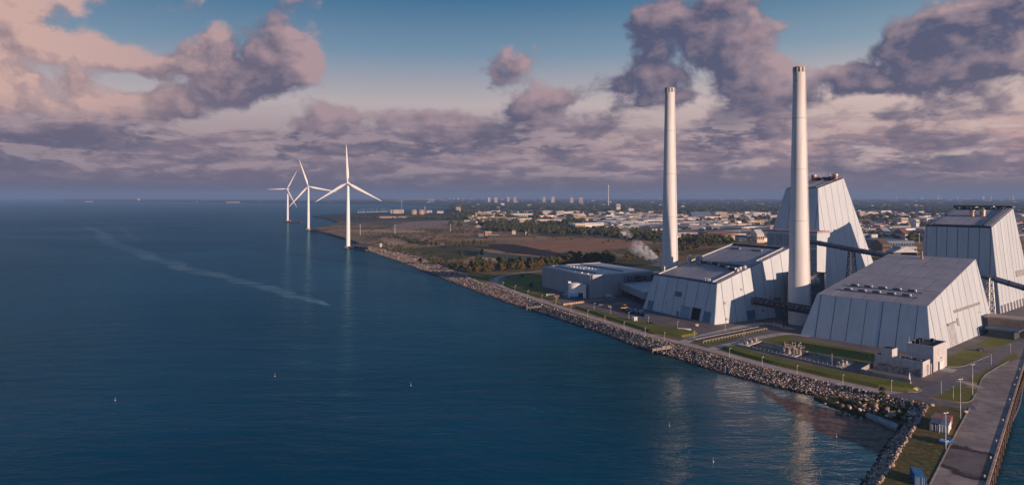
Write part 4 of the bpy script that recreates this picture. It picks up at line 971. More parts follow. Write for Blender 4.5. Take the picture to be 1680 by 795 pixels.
for a_ in (.0, .06, .47, .55, .97): m = MB(); a, c2 = lerp4(a_, -.02), lerp4(a_, 1.02); m.beam(Vector((a.x,a.y,.55)), Vector((c2.x,c2.y,.55)), 2.4 if a_ < .9 else 2.0, .5); m.build('walkway', simple('pale_concrete', (.47,.42,.38), .8), t)
m = MB(); a, c2 = lerp4(.02, .5), lerp4(.98, .5); m.beam(Vector((a.x,a.y,-3.9)), Vector((c2.x,c2.y,-3.9)), 12, .2); m.build('basin_water', simple('basin_water', (.02,.035,.045), .05, 0, .05), t)
for a_, b_, r, h in ((.43,.25,.8,1.8),(.44,.55,.85,1.5),(.455,.8,.7,1.4),(.50,.15,.9,2.0),(.52,.45,.7,1.8),(.53,.75,.8,1.5),(.41,.7,.6,1.3),(.58,.35,.7,1.6)):
    p = lerp4(a_, b_); m = MB(); m.tube((p.x,p.y,.8), (p.x,p.y,.8+h), r, n=12); m.tube((p.x,p.y,.8+h), (p.x,p.y,.8+h+.5), r*.5, n=10); m.build('pump_motor', simple('pump_grey', (.38,.33,.29), .6), t)
for k in range(14):
    a_ = .40+.014*k; p = lerp4(a_, random.uniform(.05,.95)); m = MB(); m.beam((p.x,p.y,.8), (p.x,p.y,3.6+random.random()*1.2), .16); m.beam((p.x,p.y,3.4), (p.x+2.2,p.y+1.6,3.4), .16); m.beam((p.x+2.2,p.y+1.6,.8), (p.x+2.2,p.y+1.6,3.5), .16); m.build('lifting_frame', (galv, timber)[k%2], t)
for k in range(26):
    for s in (0,): 
        p = lerp4(k/25, -.03); m = MB(); m.beam((p.x,p.y,.7), (p.x,p.y,1.8), .09); m.build('rail_post', galv, t)
for a_ in (.02,.05,.95,.985): 
    for b_ in (.2,.5,.8): p = lerp4(a_, b_); m = MB(); m.box((p.x,p.y,1.5), (.8,.8,1.6), .4); m.build('valve_box', MATS['pump_grey'], t)

# ------------------------------------------------------------------ pipe trestles on the ground
def ground_trestle(name, label, a, c2, width, n):
    t = thing(name, label, 'pipe trestle', a); d = c2-a; sd_ = Vector((-d.y, d.x, 0)).normalized()*width/2; z = Vector((0,0,1))
    for s in (-1, 1): m = MB(); m.beam(a+sd_*s+z*1.0, c2+sd_*s+z*1.0, .25, .3); m.build('rail', simple('trestle_grey', (.33,.28,.24), .85), t)
    for k in range(n+1):
        p = a+d*(k/n); m = MB(); m.beam(p-sd_*1.15+z*.78, p+sd_*1.15+z*.78, .4, .3); m.build('sleeper', MATS['trestle_grey'], t)
        for s in (-1, 1): m = MB(); m.box(p+sd_*s+z*.32, (.4,.4,.64), .4); m.build('foot', concrete, t)
    return t
ground_trestle('pipe_trestle', 'long ladder-like concrete trestle on the grass before the stack foot', G(1147,561), G(1251,539.5), 5.0, 22)
ground_trestle('pipe_trestle', 'short ladder-like concrete trestle beside the orange loader', G(988,503.5), G(1019,499.5), 7, 15)

# ------------------------------------------------------------------ wind turbines
def blade_mesh():
    m = MB(); st = [(0, .9, .9, 0), (.04, 1.0, .9, .1), (.12, 2.0, .75, .35), (.22, 2.15, .5, .35), (.45, 1.6, .32, .22), (.7, 1.05, .2, .1), (.9, .6, .12, .02), (1, .12, .05, 0)]
    vs = []; n = 10
    for f, ch, th, offx in st:
        for i in range(n): a = 2*math.pi*i/n; vs.append((math.cos(a)*ch+offx*1.2, math.sin(a)*th-f*f*1.4, 2+f*58))
    fs = [(k*n+i, k*n+(i+1)%n, (k+1)*n+(i+1)%n, (k+1)*n+i) for k in range(len(st)-1) for i in range(n)]; fs.append(tuple(range((len(st)-1)*n, len(st)*n)))
    m.add(vs, fs, 0, True); return m
bm0 = blade_mesh()
def turbine(label, px, py, hub, sc_, yaw, angs):
    b0 = G(px, py, WZ); t = thing('wind_turbine', label, 'wind turbine', b0, 'wind turbines standing in the sea')
    m = MB(); m.lathe(b0, [(6.2,-3),(6.2,2.6),(5.6,3.2),(0,3.3)], 24); f = m.build('foundation', simple('foundation_buff', (.42,.32,.25), .85), t)
    m = MB(); m.lathe(b0, [(6.4,2.4),(6.4,2.9)], 24); m.build('fender_ring', brown_paint, f)
    m = MB(); m.lathe(b0, [(3.1,3.2),(3.0,hub*.3),(2.5,hub*.65),(1.75,hub-2)], 28); m.build('tower', turbine_white, t)
    hubp = b0+Vector((0,0,hub)); ca, sa = math.cos(yaw), math.sin(yaw); fwd = Vector((sa, -ca, 0)); rt = Vector((ca, sa, 0))
    m = MB(); pts = []
    for f_, w_, h_ in ((-3.4,1.6,1.7),(-2.4,2.1,2.1),(6,2.1,2.1),(9.5,1.5,1.6)):
        for a in range(8): an_ = math.pi/4*(a+.5); pts.append(hubp-fwd*f_+rt*(math.cos(an_)*w_)+Vector((0,0,math.sin(an_)*h_)))
    fs = [(k*8+i, k*8+(i+1)%8, (k+1)*8+(i+1)%8, (k+1)*8+i) for k in range(3) for i in range(8)]+[tuple(range(7,-1,-1)), tuple(range(24,32))]
    m.add(pts, fs); m.build('nacelle', turbine_white, t)
    hc = hubp+fwd*5.0; m = MB(); m.tube(hc-fwd*1.8, hc+fwd*.6, 1.9, 1.7, n=16); m.tube(hc+fwd*.6, hc+fwd*2.0, 1.7, .5, n=16); hb = m.build('hub', turbine_white, t)
    for an_ in angs:
        a = R(an_); up = rt*math.sin(a)+Vector((0,0,math.cos(a))); si = rt*math.cos(a)-Vector((0,0,math.sin(a)))
        bl = MB(); vs = [hc+up*(z*sc_)+si*x+fwd*y for x, y, z in bm0.v]; bl.add(vs, bm0.f, 0, True); bl.build('blade', turbine_white, t)
    return t
turbine('largest white wind turbine, one blade straight up, near the brown jetty', 571, 407, 97.6, .955, R(4), (-2, 118.5, 239))
turbine('middle wind turbine of the three, off the far brown headland', 506, 377, 100.5, 1.10, R(10), (-18, 101, 222))
turbine('smallest and farthest wind turbine, one blade pointing straight left', 472, 364, 99.6, 1.06, R(-6), (29, 151, 269))
t = thing('jetty', 'dark brown jetty beside the largest wind turbine', 'jetty', G(592, 406, WZ)); jp = GP([(581,405),(604,407.5),(609,402.5),(588,401)])
m = MB(); m.prism(jp, WZ-1, 2.2); m.build('deck', brown_paint, t)
m = MB(); a, c2 = G(581,405), G(575,407.5); m.beam(Vector((a.x,a.y,1.6)), Vector((c2.x,c2.y,1.6)), 2.5, .6); m.build('gangway', steel_dark, t)
for k in range(6): m = MB(); p = jp[0].lerp(jp[1], k/5); m.tube((p.x,p.y,WZ-1), (p.x,p.y,3.0), .8, n=8); m.build('pile', timber, t)
t = thing('jetty', 'small dark landing stage at the far brown headland', 'jetty', G(516, 377, WZ)); m = MB(); m.prism(GP([(509,377.5),(522,378.5),(523,376),(511,375.5)]), WZ-1, 1.6); m.build('deck', brown_paint, t)
t = thing('barge', 'long low dark barge moored at the farthest wind turbine', 'barge', G(480, 364.5, WZ)); a, c2 = G(466,363.9,WZ), G(495,364.8,WZ)
m = MB(); m.beam(a+Vector((0,0,.6)), c2+Vector((0,0,.6)), 12, 3.2); m.build('hull', brown_paint, t); m = MB(); m.box(a.lerp(c2,.35)+Vector((0,0,4)), (6,5,4)); m.build('cabin', red_paint, t)

# ------------------------------------------------------------------ lamp posts
def lamp_proto():
    t = thing('lamp_post', 'slim white lamp post', 'lamp post', (0,0,0), 'lamp posts along the roads')
    m = MB(); m.tube((0,0,0), (0,0,4.3), .06, .045, n=8); m.build('pole', white_paint, t); m = MB(); m.tube((0,0,0), (0,0,.5), .11, n=8); m.build('base', galv, t)
    m = MB(); m.beam((0,0,4.25), (.75,0,4.4), .1); m.build('arm', white_paint, t); m = MB(); m.box((.8,0,4.4), (.62,.28,.16)); m.build('lamp_head', white_paint, t)
    return t
LP = [(804,461,'at the bend of the loop road'),(825,472,'second from the loop road bend'),(845,477,'on the loop road before the grass bank'),(866,486,'on the shore path left of the grey hall'),(889,494,'below the left end of the grey hall'),(912,501,'on the shore path left of the white tank'),(936.6,512,'on the shore path below the white tank'),(964,520.5,'on the shore path below the tank bay'),(974.7,508,'beside the row of orange barriers'),
 (1002,515,'beside the short ladder trestle'),(992.4,530,'on the shore path below the short trestle'),(1031.7,524,'in front of the blue skips'),(1023.8,541,'on the shore path below the white cabinet'),(1063.8,532.4,'between the blue skips and the grass bank'),(1058.5,551,'on the shore path right of the white cabinet'),(1090,559.5,'on the shore path above the timber slipway'),(1111.6,540,'at the low white wall on the grass tip'),(1139,557,'at the left end of the long ladder trestle'),
 (1189.6,546,'behind the long ladder trestle'),(1220.5,554,'right of the long ladder trestle'),(1237.7,534,'in the shade by the blue hall doors'),(1270,541,'in the shade at the stack foot'),(1196.8,587,'on the shore path just right of the slipway'),(1250.4,601.7,'on the shore path below the pump gear'),(1307.7,617.5,'on the shore path below the right end of the basins'),(1383,633,'on the shore path below the yard wall'),(1462.6,643,'at the right end of the shore path'),
 (1544.5,646,'on the triangular lawn at the junction'),(1564,654,'in the middle of the triangular lawn'),(1626.4,598,'on the brown verge right of the road'),(1658,579.6,'at the top of the brown verge'),(1365,597,'at the plant side of the basins'),(1312,577,'behind the pump gear on the basins'),(1426,588,'on the dark lawn left of the stepped block')]
lp0 = lamp_proto()
for i, (px, py, where) in enumerate(LP):
    lab = 'slim white lamp post '+where; rz = random.choice((.6, .9, 1.1)); p = G(px, py)
    if i == 0: lp0.location = p; lp0['label'] = lab; lp0.rotation_euler.z = rz
    else: dup(lp0, p, rz, lab)
def tall_lamp(label, px, py, h):
    p = G(px, py); t = thing('tall_lamp_post', label, 'lamp post', p); m = MB(); m.tube(p, p+Vector((0,0,h)), .10, .06, n=8); m.build('pole', white_paint, t)
    m = MB(); m.tube(p, p+Vector((0,0,1)), .17, n=8); m.build('base', galv, t)
    for s in (-1, 1): m = MB(); m.beam(p+Vector((0,0,h)), p+Vector((.45*s,.15*s,h+.15)), .09); m.build('arm', white_paint, t); m = MB(); m.box(p+Vector((.6*s,.2*s,h+.18)), (.6,.34,.2), .3); m.build('lamp_head', white_paint, t)
tall_lamp('tall mast lamp beside the left quay kerb, behind the junction', 1595.7, 648, 11.4); tall_lamp('tall mast lamp on the triangular verge by the side road', 1575.8, 686.5, 13.2); tall_lamp('tall mast lamp on the dry grass beside the blue pickup', 1551.7, 737.6, 10.8)

# ------------------------------------------------------------------ containers, vehicles, yard objects
def container(label, o, u, col, endcol=None, roofcol=None, group=None):
    u = u.normalized(); v = Vector((-u.y, u.x, 0)); L, W_, H = 6.06, 2.44, 2.59
    t = thing('shipping_container', label, 'container', o, group); ec = endcol or col
    m = MB(); m.prism([o+u*.1+v*.1, o+u*(L-.1)+v*.1, o+u*(L-.1)+v*(W_-.1), o+u*.1+v*(W_-.1)], .12, H-.05); m.build('box', col, t)
    for s in (0, 1):                       # corrugated sides
        m = MB(); n = 20
        for k in range(n): a = o+u*(.25+(L-.5)*(k+.25)/n)+v*(.06 if s == 0 else W_-.06); m.beam(a+Vector((0,0,.2)), a+Vector((0,0,H-.2)), .14, .14)
        m.build('corrugated_side', col, t)
    for a, b2 in ((o+u*.05, o+u*.05+v*W_), (o+u*(L-.05), o+u*(L-.05)+v*W_)):
        for k in range(2):
            q0 = a.lerp(b2, .03+.485*k); q1_ = a.lerp(b2, .485+.485*k); m = MB(); m.beam(q0+Vector((0,0,H/2)), q1_+Vector((0,0,H/2)), .1, H-.35); d = m.build('door_leaf', ec, t)
            for j in range(2): p = q0.lerp(q1_, .3+.4*j)+(u*-.1 if a == o+u*.05 else u*.1); mm = MB(); mm.beam(p+Vector((0,0,.25)), p+Vector((0,0,H-.3)), .05); mm.build('lock_rod', white_paint, d)
    for a in (o, o+u*L):
        for b2 in (0, W_): m = MB(); p = a+v*b2; m.beam(p+Vector((0,0,0)), p+Vector((0,0,H)), .16); m.build('corner_post', col, t)
    m = MB(); m.prism([o, o+u*L, o+u*L+v*W_, o+v*W_], H, H+.06); m.build('roof', roofcol or col, t)
    return t
cu = Vector((.63,.776,0)); cv = Vector((-cu.y, cu.x, 0)); c0 = G(1556,711.5)
container('shipping container with white sunlit side and pale blue striped end', c0, cu, white_paint, blue_pale, simple('container_roof', (.16,.19,.27), .6))
container('dark blue shipping container behind the white-sided one', c0+cv*2.62, cu, simple('navy_sheet', (.035,.06,.12), .5), None, simple('navy_roof', (.10,.11,.16), .6))
container('rust-red shipping container end-on behind the white-sided one', c0+cu*6.5+cv*.3, cu, simple('rust_red_sheet', (.36,.10,.08), .6), None, simple('faded_red_roof', (.30,.16,.16), .7))
container('grey-red shipping container farthest back in the cluster on dry grass', c0+cu*6.5+cv*2.9, cu, simple('faded_red_sheet', (.26,.12,.12), .6), None, MATS['faded_red_roof'])
container('bright blue shipping container cut by the bottom edge on the dry grass', G(1519,798), Vector((.35,.937,0)), blue_paint, blue_paint, simple('blue_roof', (.05,.20,.42), .5))
def wheel(p, ax, r, w, par):
    m = MB(); m.tube(p-ax*w/2, p+ax*w/2, r, n=14); wh = m.build('wheel', rubber, par); m = MB(); m.tube(p-ax*(w/2+.02), p+ax*(w/2+.02), r*.55, n=10); m.build('rim', galv, wh)
def car(label, o, u, col, kind='car', L=4.4, W_=1.8, cat='car'):
    u = u.normalized(); v = Vector((-u.y, u.x, 0)); t = thing(kind, label, cat, o)
    def prof(pts, w, name, mat, par):
        m = MB(); n = len(pts); vs = [o+u*x-v*w/2+Vector((0,0,z)) for x, z in pts]+[o+u*x+v*w/2+Vector((0,0,z)) for x, z in pts]
        m.add(vs, [(i, (i+1)%n, n+(i+1)%n, n+i) for i in range(n)]+[tuple(range(n-1,-1,-1)), tuple(range(n, 2*n))]); return m.build(name, mat, par)
    if kind == 'car':
        prof([(-.5*L,.35),(.5*L,.35),(.5*L,.72),(.33*L,.88),(-.38*L,.92),(-.5*L,.85)], W_, 'body', col, t); prof([(.24*L,.88),(.06*L,1.42),(-.26*L,1.42),(-.42*L,.92)], W_*.86, 'cabin', glass_dark, t); prof([(.04*L,1.42),(.03*L,1.48),(-.24*L,1.48),(-.25*L,1.42)], W_*.84, 'roof', col, t)
    elif kind == 'pickup':
        prof([(-.5*L,.5),(.5*L,.5),(.5*L,.95),(.30*L,1.1),(-.5*L,1.1)], W_, 'body', col, t); prof([(.27*L,1.1),(.17*L,1.75),(-.02*L,1.75),(-.05*L,1.1)], W_*.9, 'cabin', glass_dark, t); prof([(.17*L,1.75),(.16*L,1.83),(-.02*L,1.83),(-.03*L,1.75)], W_*.9, 'roof', col, t)
        prof([(-.48*L,1.1),(-.08*L,1.1),(-.08*L,1.45),(-.48*L,1.4)], W_*.92, 'load_cover', blue_pale, t)
    else:
        prof([(-.5*L,.4),(.5*L,.4),(.5*L,1.0),(.38*L,1.25),(.30*L,2.0),(-.5*L,2.05)], W_, 'body', col, t); prof([(.385*L,1.28),(.31*L,1.92),(.20*L,1.92),(.20*L,1.28)], W_*1.01, 'window', glass_dark, t)
    for x in (-.31, .31):
        for s in (-1, 1): wheel(o+u*(x*L)+v*(s*W_*.46)+Vector((0,0,.33)), v, .34, .22, t)
    for s in (-1, 1): m = MB(); m.box(o+u*(L*.5)+v*(s*W_*.36)+Vector((0,0,.68)), (.12,.3,.16), math.atan2(u.y,u.x)); m.build('headlight', white_paint, t)
car('bright blue pickup with pale load cover parked on the dry grass', G(1552,727), Vector((.8,.6,0)), blue_paint, 'pickup', 5.4, 2.0, 'pickup')
car('dark car on the road between the two lawns', G(1609.5,575), Vector((.95,.3,0)), roof_dark)
car('white van parked in the shade beside the grey hall', G(1000,487), Vector((.9,.5,0)), white_paint, 'van', 6, 2.1, 'van')
car('dark car standing on the yard below the low grass bank', G(1066,531), Vector((.9,-.3,0)), roof_dark)
car('black car behind the other one on the yard', G(1071,533.5), Vector((.9,-.3,0)), rubber)
car('small white car at the shaded end of the grey hall', G(1007,489), Vector((.5,.8,0)), white_paint)
def skip(label, o, u, col):
    v = Vector((-u.y, u.x, 0)); t = thing('skip_container', label, 'skip', o, 'blue open skips in a row'); L, W_, H = 6, 2.4, 2.2
    for a, b2, nm in ((o, o+u*L, 'side'), (o+v*W_, o+u*L+v*W_, 'side'), (o, o+v*W_, 'end'), (o+u*L, o+u*L+v*W_, 'end')): m = MB(); m.beam(a+Vector((0,0,H/2)), b2+Vector((0,0,H/2)), .14, H); m.build(nm, col, t)
    m = MB(); m.prism([o+u*.1+v*.1, o+u*(L-.1)+v*.1, o+u*(L-.1)+v*(W_-.1), o+u*.1+v*(W_-.1)], .1, H-.5); m.build('load', steel_dark, t)
    for k in range(5): m = MB(); p = o+u*(.6+1.2*k)-v*.1; m.beam(p, p+Vector((0,0,H)), .14); m.build('rib', col, t)
skips = [G(1033,513), G(1040,514.6), G(1048,516.2), G(1056,518), G(1064,519.8), G(1037,509.8), G(1046,511.8), G(1054,513.6)]
ORD = ['leftmost front', 'second front', 'third front', 'fourth front', 'rightmost front', 'back left', 'back middle', 'back right']
for i, p in enumerate(skips): skip('navy blue open skip, '+ORD[i]+' one of the row before the white hall', p, Vector((.10,.995,0)), simple('skip_blue', (.02,.06,.16), .5))
# orange wheel loader
lo = G(1024,509); t = thing('wheel_loader', 'orange wheel loader beside the short ladder trestle', 'loader', lo); U = Vector((.92,.38,0)); V = Vector((-.38,.92,0))
m = MB(); m.box(lo+Vector((0,0,1.5)), (5.2,2.2,1.5), math.atan2(U.y,U.x)); m.build('body', yellow_paint, t); m = MB(); m.box(lo+U*.2+Vector((0,0,3.0)), (1.7,1.6,1.7), math.atan2(U.y,U.x)); m.build('cab', glass_dark, t)
m = MB(); m.box(lo+U*.2+Vector((0,0,3.9)), (1.9,1.8,.15), math.atan2(U.y,U.x)); m.build('cab_roof', yellow_paint, t)
for s in (-1,1): m = MB(); m.beam(lo+U*1.6+V*(.7*s)+Vector((0,0,2.0)), lo+U*4.2+V*(.7*s)+Vector((0,0,.9)), .3); m.build('lift_arm', yellow_paint, t)
m = MB(); m.add([lo+U*x+V*y+Vector((0,0,z)) for y in (-1.4,1.4) for x, z in ((4.1,1.6),(3.9,.3),(4.6,.05),(5.5,.1))], [(0,1,5,4),(1,2,6,5),(2,3,7,6),(0,3,2,1),(4,5,6,7)]); m.build('bucket', galv, t)
for x in (-1.6,1.6):
    for s in (-1,1): wheel(lo+U*x+V*(1.25*s)+Vector((0,0,.85)), V, .85, .6, t)
# cabinet, tent, boxes, barriers, boulder, wall
def crate(name, label, cat, px, py, size, mat, rz=.3, roof=None):
    p = G(px, py); t = thing(name, label, cat, p); m = MB(); m.box(p+Vector((0,0,size[2]/2)), size, rz); m.build('body', mat, t)
    m = MB(); m.box(p+Vector((0,0,size[2]+.08)), (size[0]+.2,size[1]+.2,.16), rz); m.build('roof', roof or mat, t)
    ca, sa = math.cos(rz), math.sin(rz); q = p+Vector((sa, -ca, 0))*(size[1]/2+.03); m = MB(); m.box(q+Vector((0,0,size[2]*.42)), (size[0]*.4,.08,size[2]*.7), rz); m.build('door', galv, t); return t
crate('cabinet', 'white cabinet on the yard edge above the grass bank', 'cabinet', 1041, 528, (2.4,2.2,3.0), white_paint, .6)
crate('office_cabin', 'dark blue site cabin left of the white tank', 'cabin', 926.5, 485.5, (5,3,3), blue_paint, -.5)
crate('office_cabin', 'pale blue site cabin touching the white tank', 'cabin', 931, 486.5, (2.5,2.5,3.6), blue_pale, -.5)
crate('office_cabin', 'cream site cabin at the left end of the barrier row', 'cabin', 903, 487, (6,2.5,2.4), concrete_pale, -.25, MATS['faded_red_roof'])
crate('office_cabin', 'reddish site cabin beside the cream one', 'cabin', 913, 488.5, (4,2.5,2.2), MATS['faded_red_sheet'], -.25)
crate('office_cabin', 'small white kiosk on the far right by the dark loading shed', 'kiosk', 1649, 540.5, (2,2,2.6), white_paint, .3)
crate('field_shed', 'small white hut on the dyke behind the largest wind turbine', 'hut', 625, 405, (3,3,5), white_paint, .1)
p = G(942, 489.5); t = thing('tent', 'light blue tent-roofed shelter before the white tank', 'tent', p)
m = MB(); m.add([p+Vector(q) for q in ((-3,-2,2),(3,-2,2),(3,2,2),(-3,2,2),(-2.6,0,3.8),(2.6,0,3.8))], [(0,1,5,4),(2,3,4,5),(1,2,5),(3,0,4)]); m.build('roof', blue_pale, t); m = MB(); m.box(p+Vector((0,0,1)), (5.6,3.6,2), 0); m.build('wall', blue_paint, t)
ORDN = ['first','second','third','fourth','fifth','sixth','seventh','eighth','ninth','tenth','eleventh','twelfth','thirteenth','fourteenth','fifteenth','sixteenth','seventeenth']
a, c2 = G(924,500.5), G(990,492); dd = c2-a; n = 17
for k in range(n):
    t = thing('barrier_block', 'orange-brown barrier block, '+ORDN[k]+' from the left in the line below the white tank', 'barrier', a+dd*(k/n), 'barrier blocks in a line'); m = MB(); q0, q1_ = a+dd*(k/n), a+dd*((k+.86)/n)
    m.beam(q0+Vector((0,0,.15)), q1_+Vector((0,0,.15)), .9, .3); m.beam(q0+Vector((0,0,.75)), q1_+Vector((0,0,.75)), .4, .95); m.build('block', simple('barrier_buff', (.50,.33,.22), .8), t)
t = thing('low_wall', 'low white wall running from a lamp post at the grass tip', 'wall', G(1111.6,541)); m = MB(); a, c2 = G(1112,541.3), G(1134,542.5); m.beam(a+Vector((0,0,.6)), c2+Vector((0,0,.6)), .35, 1.2); m.build('wall', white_paint, t); m = MB(); m.beam(a+Vector((0,0,1.25)), c2+Vector((0,0,1.25)), .5, .12); m.build('coping', concrete_pale, t)
def stone(label, px, py, s):
    vs, fs = PROT[3]; p = G(px, py); me = bpy.data.meshes.new('boulder'); me.from_pydata((vs*s).tolist(), [], fs.tolist()); me.materials.append(simple('tan_boulder', (.50,.38,.29), .85)); o = bpy.data.objects.new('boulder', me); C.objects.link(o); o.location = (p.x, p.y, s*.45); tag(o, label, 'boulder')
stone('tan boulder at the grass tip by the road junction', 1500.5, 640.5, 1.15); stone('pale boulder on the yard beside the open black doorway', 1142.5, 534.5, 1.2); stone('tan stone at the verge corner beside the quay kerb', 1584, 676.5, .8); stone('small pale stone at the edge of the side road', 1529, 665.5, .8)
# slipways
def slip(label, a, c2, w):
    t = thing('timber_groyne', label, 'groyne', a); d = c2-a; s = Vector((-d.y, d.x, 0)).normalized()*w/2
    m = MB(); m.beam(a+Vector((0,0,-.2)), Vector((c2.x,c2.y,WZ+1.3)), w, .5); m.build('slab', MATS['pale_concrete'], t)
    for e in (-1, 1): m = MB(); m.beam(a+s*e+Vector((0,0,.2)), Vector((c2.x,c2.y,WZ+1.4))+s*e, .45, 1.1); m.build('side_wall', MATS['pale_concrete'], t)
    for k in range(5): m = MB(); p = a+d*(k/4)+s; z = .8+(WZ+1.2)*(k/4); m.tube((p.x,p.y,WZ-1), (p.x,p.y,z+.4), .3, n=8); m.build('pile', timber, t)
slip('pale stone groyne cutting through the boulders below the white cabinet road', G(1101,569), G(1071,577,WZ), 3.0); slip('pale groyne cutting through the boulders below the white tank', G(889,502.5), G(866,507.5,WZ), 3.0)
# quay: wall, cap, fender timbers, bollards
t = thing('quay_wall', 'timber-capped quay wall along the dark canal at the right', 'quay wall', q1)
dd = qb-qa; nn_ = 60; un = qd.normalized(); nr = Vector((un.y, -un.x, 0))
for k in range(nn_):
    a = qa+dd*(k/nn_); c2 = qa+dd*((k+.985)/nn_); m = MB(); m.beam(a+nr*.35+Vector((0,0,.08)), c2+nr*.35+Vector((0,0,.08)), .62, .5); m.build('cap_beam', simple('pinkish_timber', (.46,.34,.27), .85, 0, .25, 1.2), t)
    m = MB(); m.beam(a+nr*.75+Vector((0,0,-2.3)), c2+nr*.75+Vector((0,0,-2.3)), .5, 4.0); m.build('sheet_pile', simple('rusty_sheet_pile', (.10,.06,.045), .8), t)
for k in range(110): a = qa+dd*((k+.5)/110); m = MB(); m.beam(a+nr*1.2+Vector((0,0,-4)), a+nr*1.2+Vector((0,0,-.2)), .32); m.build('fender_pile', simple('dark_timber', (.09,.065,.05), .9), t)
BP = [(1671.5,606,'highest in the row on the quay edge'),(1666,620,'second from the top of the quay edge'),(1660,631,'third from the top of the quay edge'),(1654.5,656,'fourth on the quay edge'),(1645,690,'fifth on the quay edge, above the side chain'),(1633,724,'sixth on the quay edge'),(1625,752,'lowest whole one on the quay edge'),(1618,783,'nearest the bottom edge of the quay')]
for px, py, wh in BP:
    p = G(px-2, py); pp = qa+un*((p-qa).dot(un)); t = thing('bollard', 'pale mooring bollard '+wh, 'bollard', pp); q = pp-nr*.7+Vector((0,0,.03)); m = MB(); m.lathe(q, [(.26,0),(.2,.12),(.19,.45),(.32,.55),(.32,.68),(0,.76)], 14); m.build('post', simple('bollard_buff', (.62,.50,.42), .6), t); m = MB(); m.tube(q, q+Vector((0,0,.08)), .36, n=14); m.build('base_plate', timber, t)
t = thing('boom_line', 'thin pale floating line curving off the quay wall over dark water', 'floating boom', G(1660,690,WZ)); m = MB(); P_ = smooth_line([G(x,y,WZ) for x, y in ((1661,690),(1672,668),(1678,640),(1681,610),(1683,585))], 2)
for a, c2 in zip(P_[:-1], P_[1:]): m.beam(a+Vector((0,0,.05)), c2+Vector((0,0,.05)), .35, .2)
m.build('line', galv, t)
# loading shed and buildings at the far right of the quay road
def shed(name, label, cat, o, u, L, W_, H, mat, roofm, ncol=0, open_=False, nwin=0):
    v = Vector((-u.y, u.x, 0)); t = thing(name, label, cat, o)
    P4 = [o, o+u*L, o+u*L+v*W_, o+v*W_]; m = MB(); m.prism(P4 if not open_ else [o+u*1.5+v*1.5, o+u*(L-1.5)+v*1.5, o+u*(L-1.5)+v*W_, o+u*1.5+v*W_], 0, H); m.build('wall', mat, t)
    m = MB(); m.prism([o-u*.4-v*.4, o+u*(L+.4)-v*.4, o+u*(L+.4)+v*(W_+.4), o-u*.4+v*(W_+.4)], H, H+.8); m.build('roof', roofm, t)
    for k in range(ncol): m = MB(); m.box(o+u*(L*k/max(1,ncol-1))+Vector((0,0,H/2)), (.7,.7,H), math.atan2(u.y,u.x)); m.build('column', concrete_pale, t)
    for k in range(nwin): m = MB(); m.box(o+u*(L*(k+.5)/nwin)-v*.02+Vector((0,0,H*.55)), (L/nwin*.6,.12,H*.3), math.atan2(u.y,u.x)); m.build('window', glass_dark, t)
    return t
uq = Vector((.76,.65,0)); vq = Vector((-.65,.76,0))
o = G(1680,553); shed('loading_shed', 'dark open-sided loading shed between the panelled hall and the right edge', 'shed', o, vq*1.0, 14, 12, 4.0, simple('shed_dark', (.06,.075,.09), .7), steel_blue, 4, True)
o = G(1722,553); shed('open_shed', 'buff column-fronted shed at the right edge of the picture', 'shed', o, vq*1.0, 26, 12, 8.5, simple('buff_wall', (.36,.25,.19), .8), simple('buff_roof', (.40,.32,.27), .8), 7, True)
o = G(1630,541.5); t = thing('steel_rack', 'white steel frame leaning at the rear corner of the panelled hall', 'steel frame', o)
for k in range(6): m = MB(); m.beam(o+Vector((k*1.0,k*.9,0)), o+Vector((k*1.0-1.0,k*.9+.7,6.5)), .22); m.build('post', white_paint, t)
for z in (2,4,6): m = MB(); m.beam(o+Vector((-.3*z/2,0,z)), o+Vector((5-.3*z/2,4.5,z)), .25); m.build('cross_bar', white_paint, t)
for k in range(5): p = G(1657+k*6, 538-k*2.0); t = thing('coal_bunker_pier', 'short concrete pier below the buff wall, '+['first','second','third','fourth','fifth'][k]+' from the left', 'pier', p); m = MB(); m.box(p+Vector((0,0,1.5)), (1.2,1.2,3), .7); m.build('pier', concrete, t)
# inner corner of the bay: low pale ledge and tufts
t = thing('slipway_ledge', 'pale slab ledge with weed in the corner of the bay', 'ledge', G(1440,690)); m = MB(); m.prism([G(1426,680,WZ), G(1474,700,WZ), G(1470,706,WZ), G(1430,688,WZ), G(1420,683,WZ)], WZ-.5, WZ+1.0); m.build('slab', simple('wet_slab', (.30,.33,.36), .4), t); m = MB(); m.prism([G(1478,690,WZ), G(1503,673,WZ), G(1506,676,WZ), G(1484,694,WZ)], WZ-.5, WZ+1.4); m.build('slab', MATS['wet_slab'], t)
t = thing('shore_terrace', 'dark weedy terrace below the boulders in the corner of the bay', 'terrace', G(1440,680)); m = MB(); m.prism([G(1335,652,WZ), G(1400,656,WZ), G(1470,668,WZ), G(1510,672,WZ), G(1500,690,WZ), G(1476,700,WZ), G(1420,682,WZ), G(1365,664,WZ)], WZ-.6, WZ+.9); m.build('terrace', grass_dry, t)

# buoys
def buoy(label, px, py):
    p = G(px, py, WZ); t = thing('marker_buoy', label, 'buoy', p); m = MB(); m.tube(p+Vector((0,0,-.3)), p+Vector((0,0,.3)), .28, .22, n=10); m.build('float', galv, t); m = MB(); m.tube(p+Vector((0,0,.3)), p+Vector((0,0,1.5)), .07, .04, n=6); m.build('spar', galv, t)
for a in (('small white spar buoy in the open water, lower left',189,657),('small white spar buoy in open water left of centre',451,617),('small white spar buoy in the middle of the bay',674,632),('small white spar buoy below the boulder shore',1098,698),('small white spar buoy near the bottom edge',1170,757),('small white spar buoy beside the bright stack reflection',1372,716)): buoy(*a)

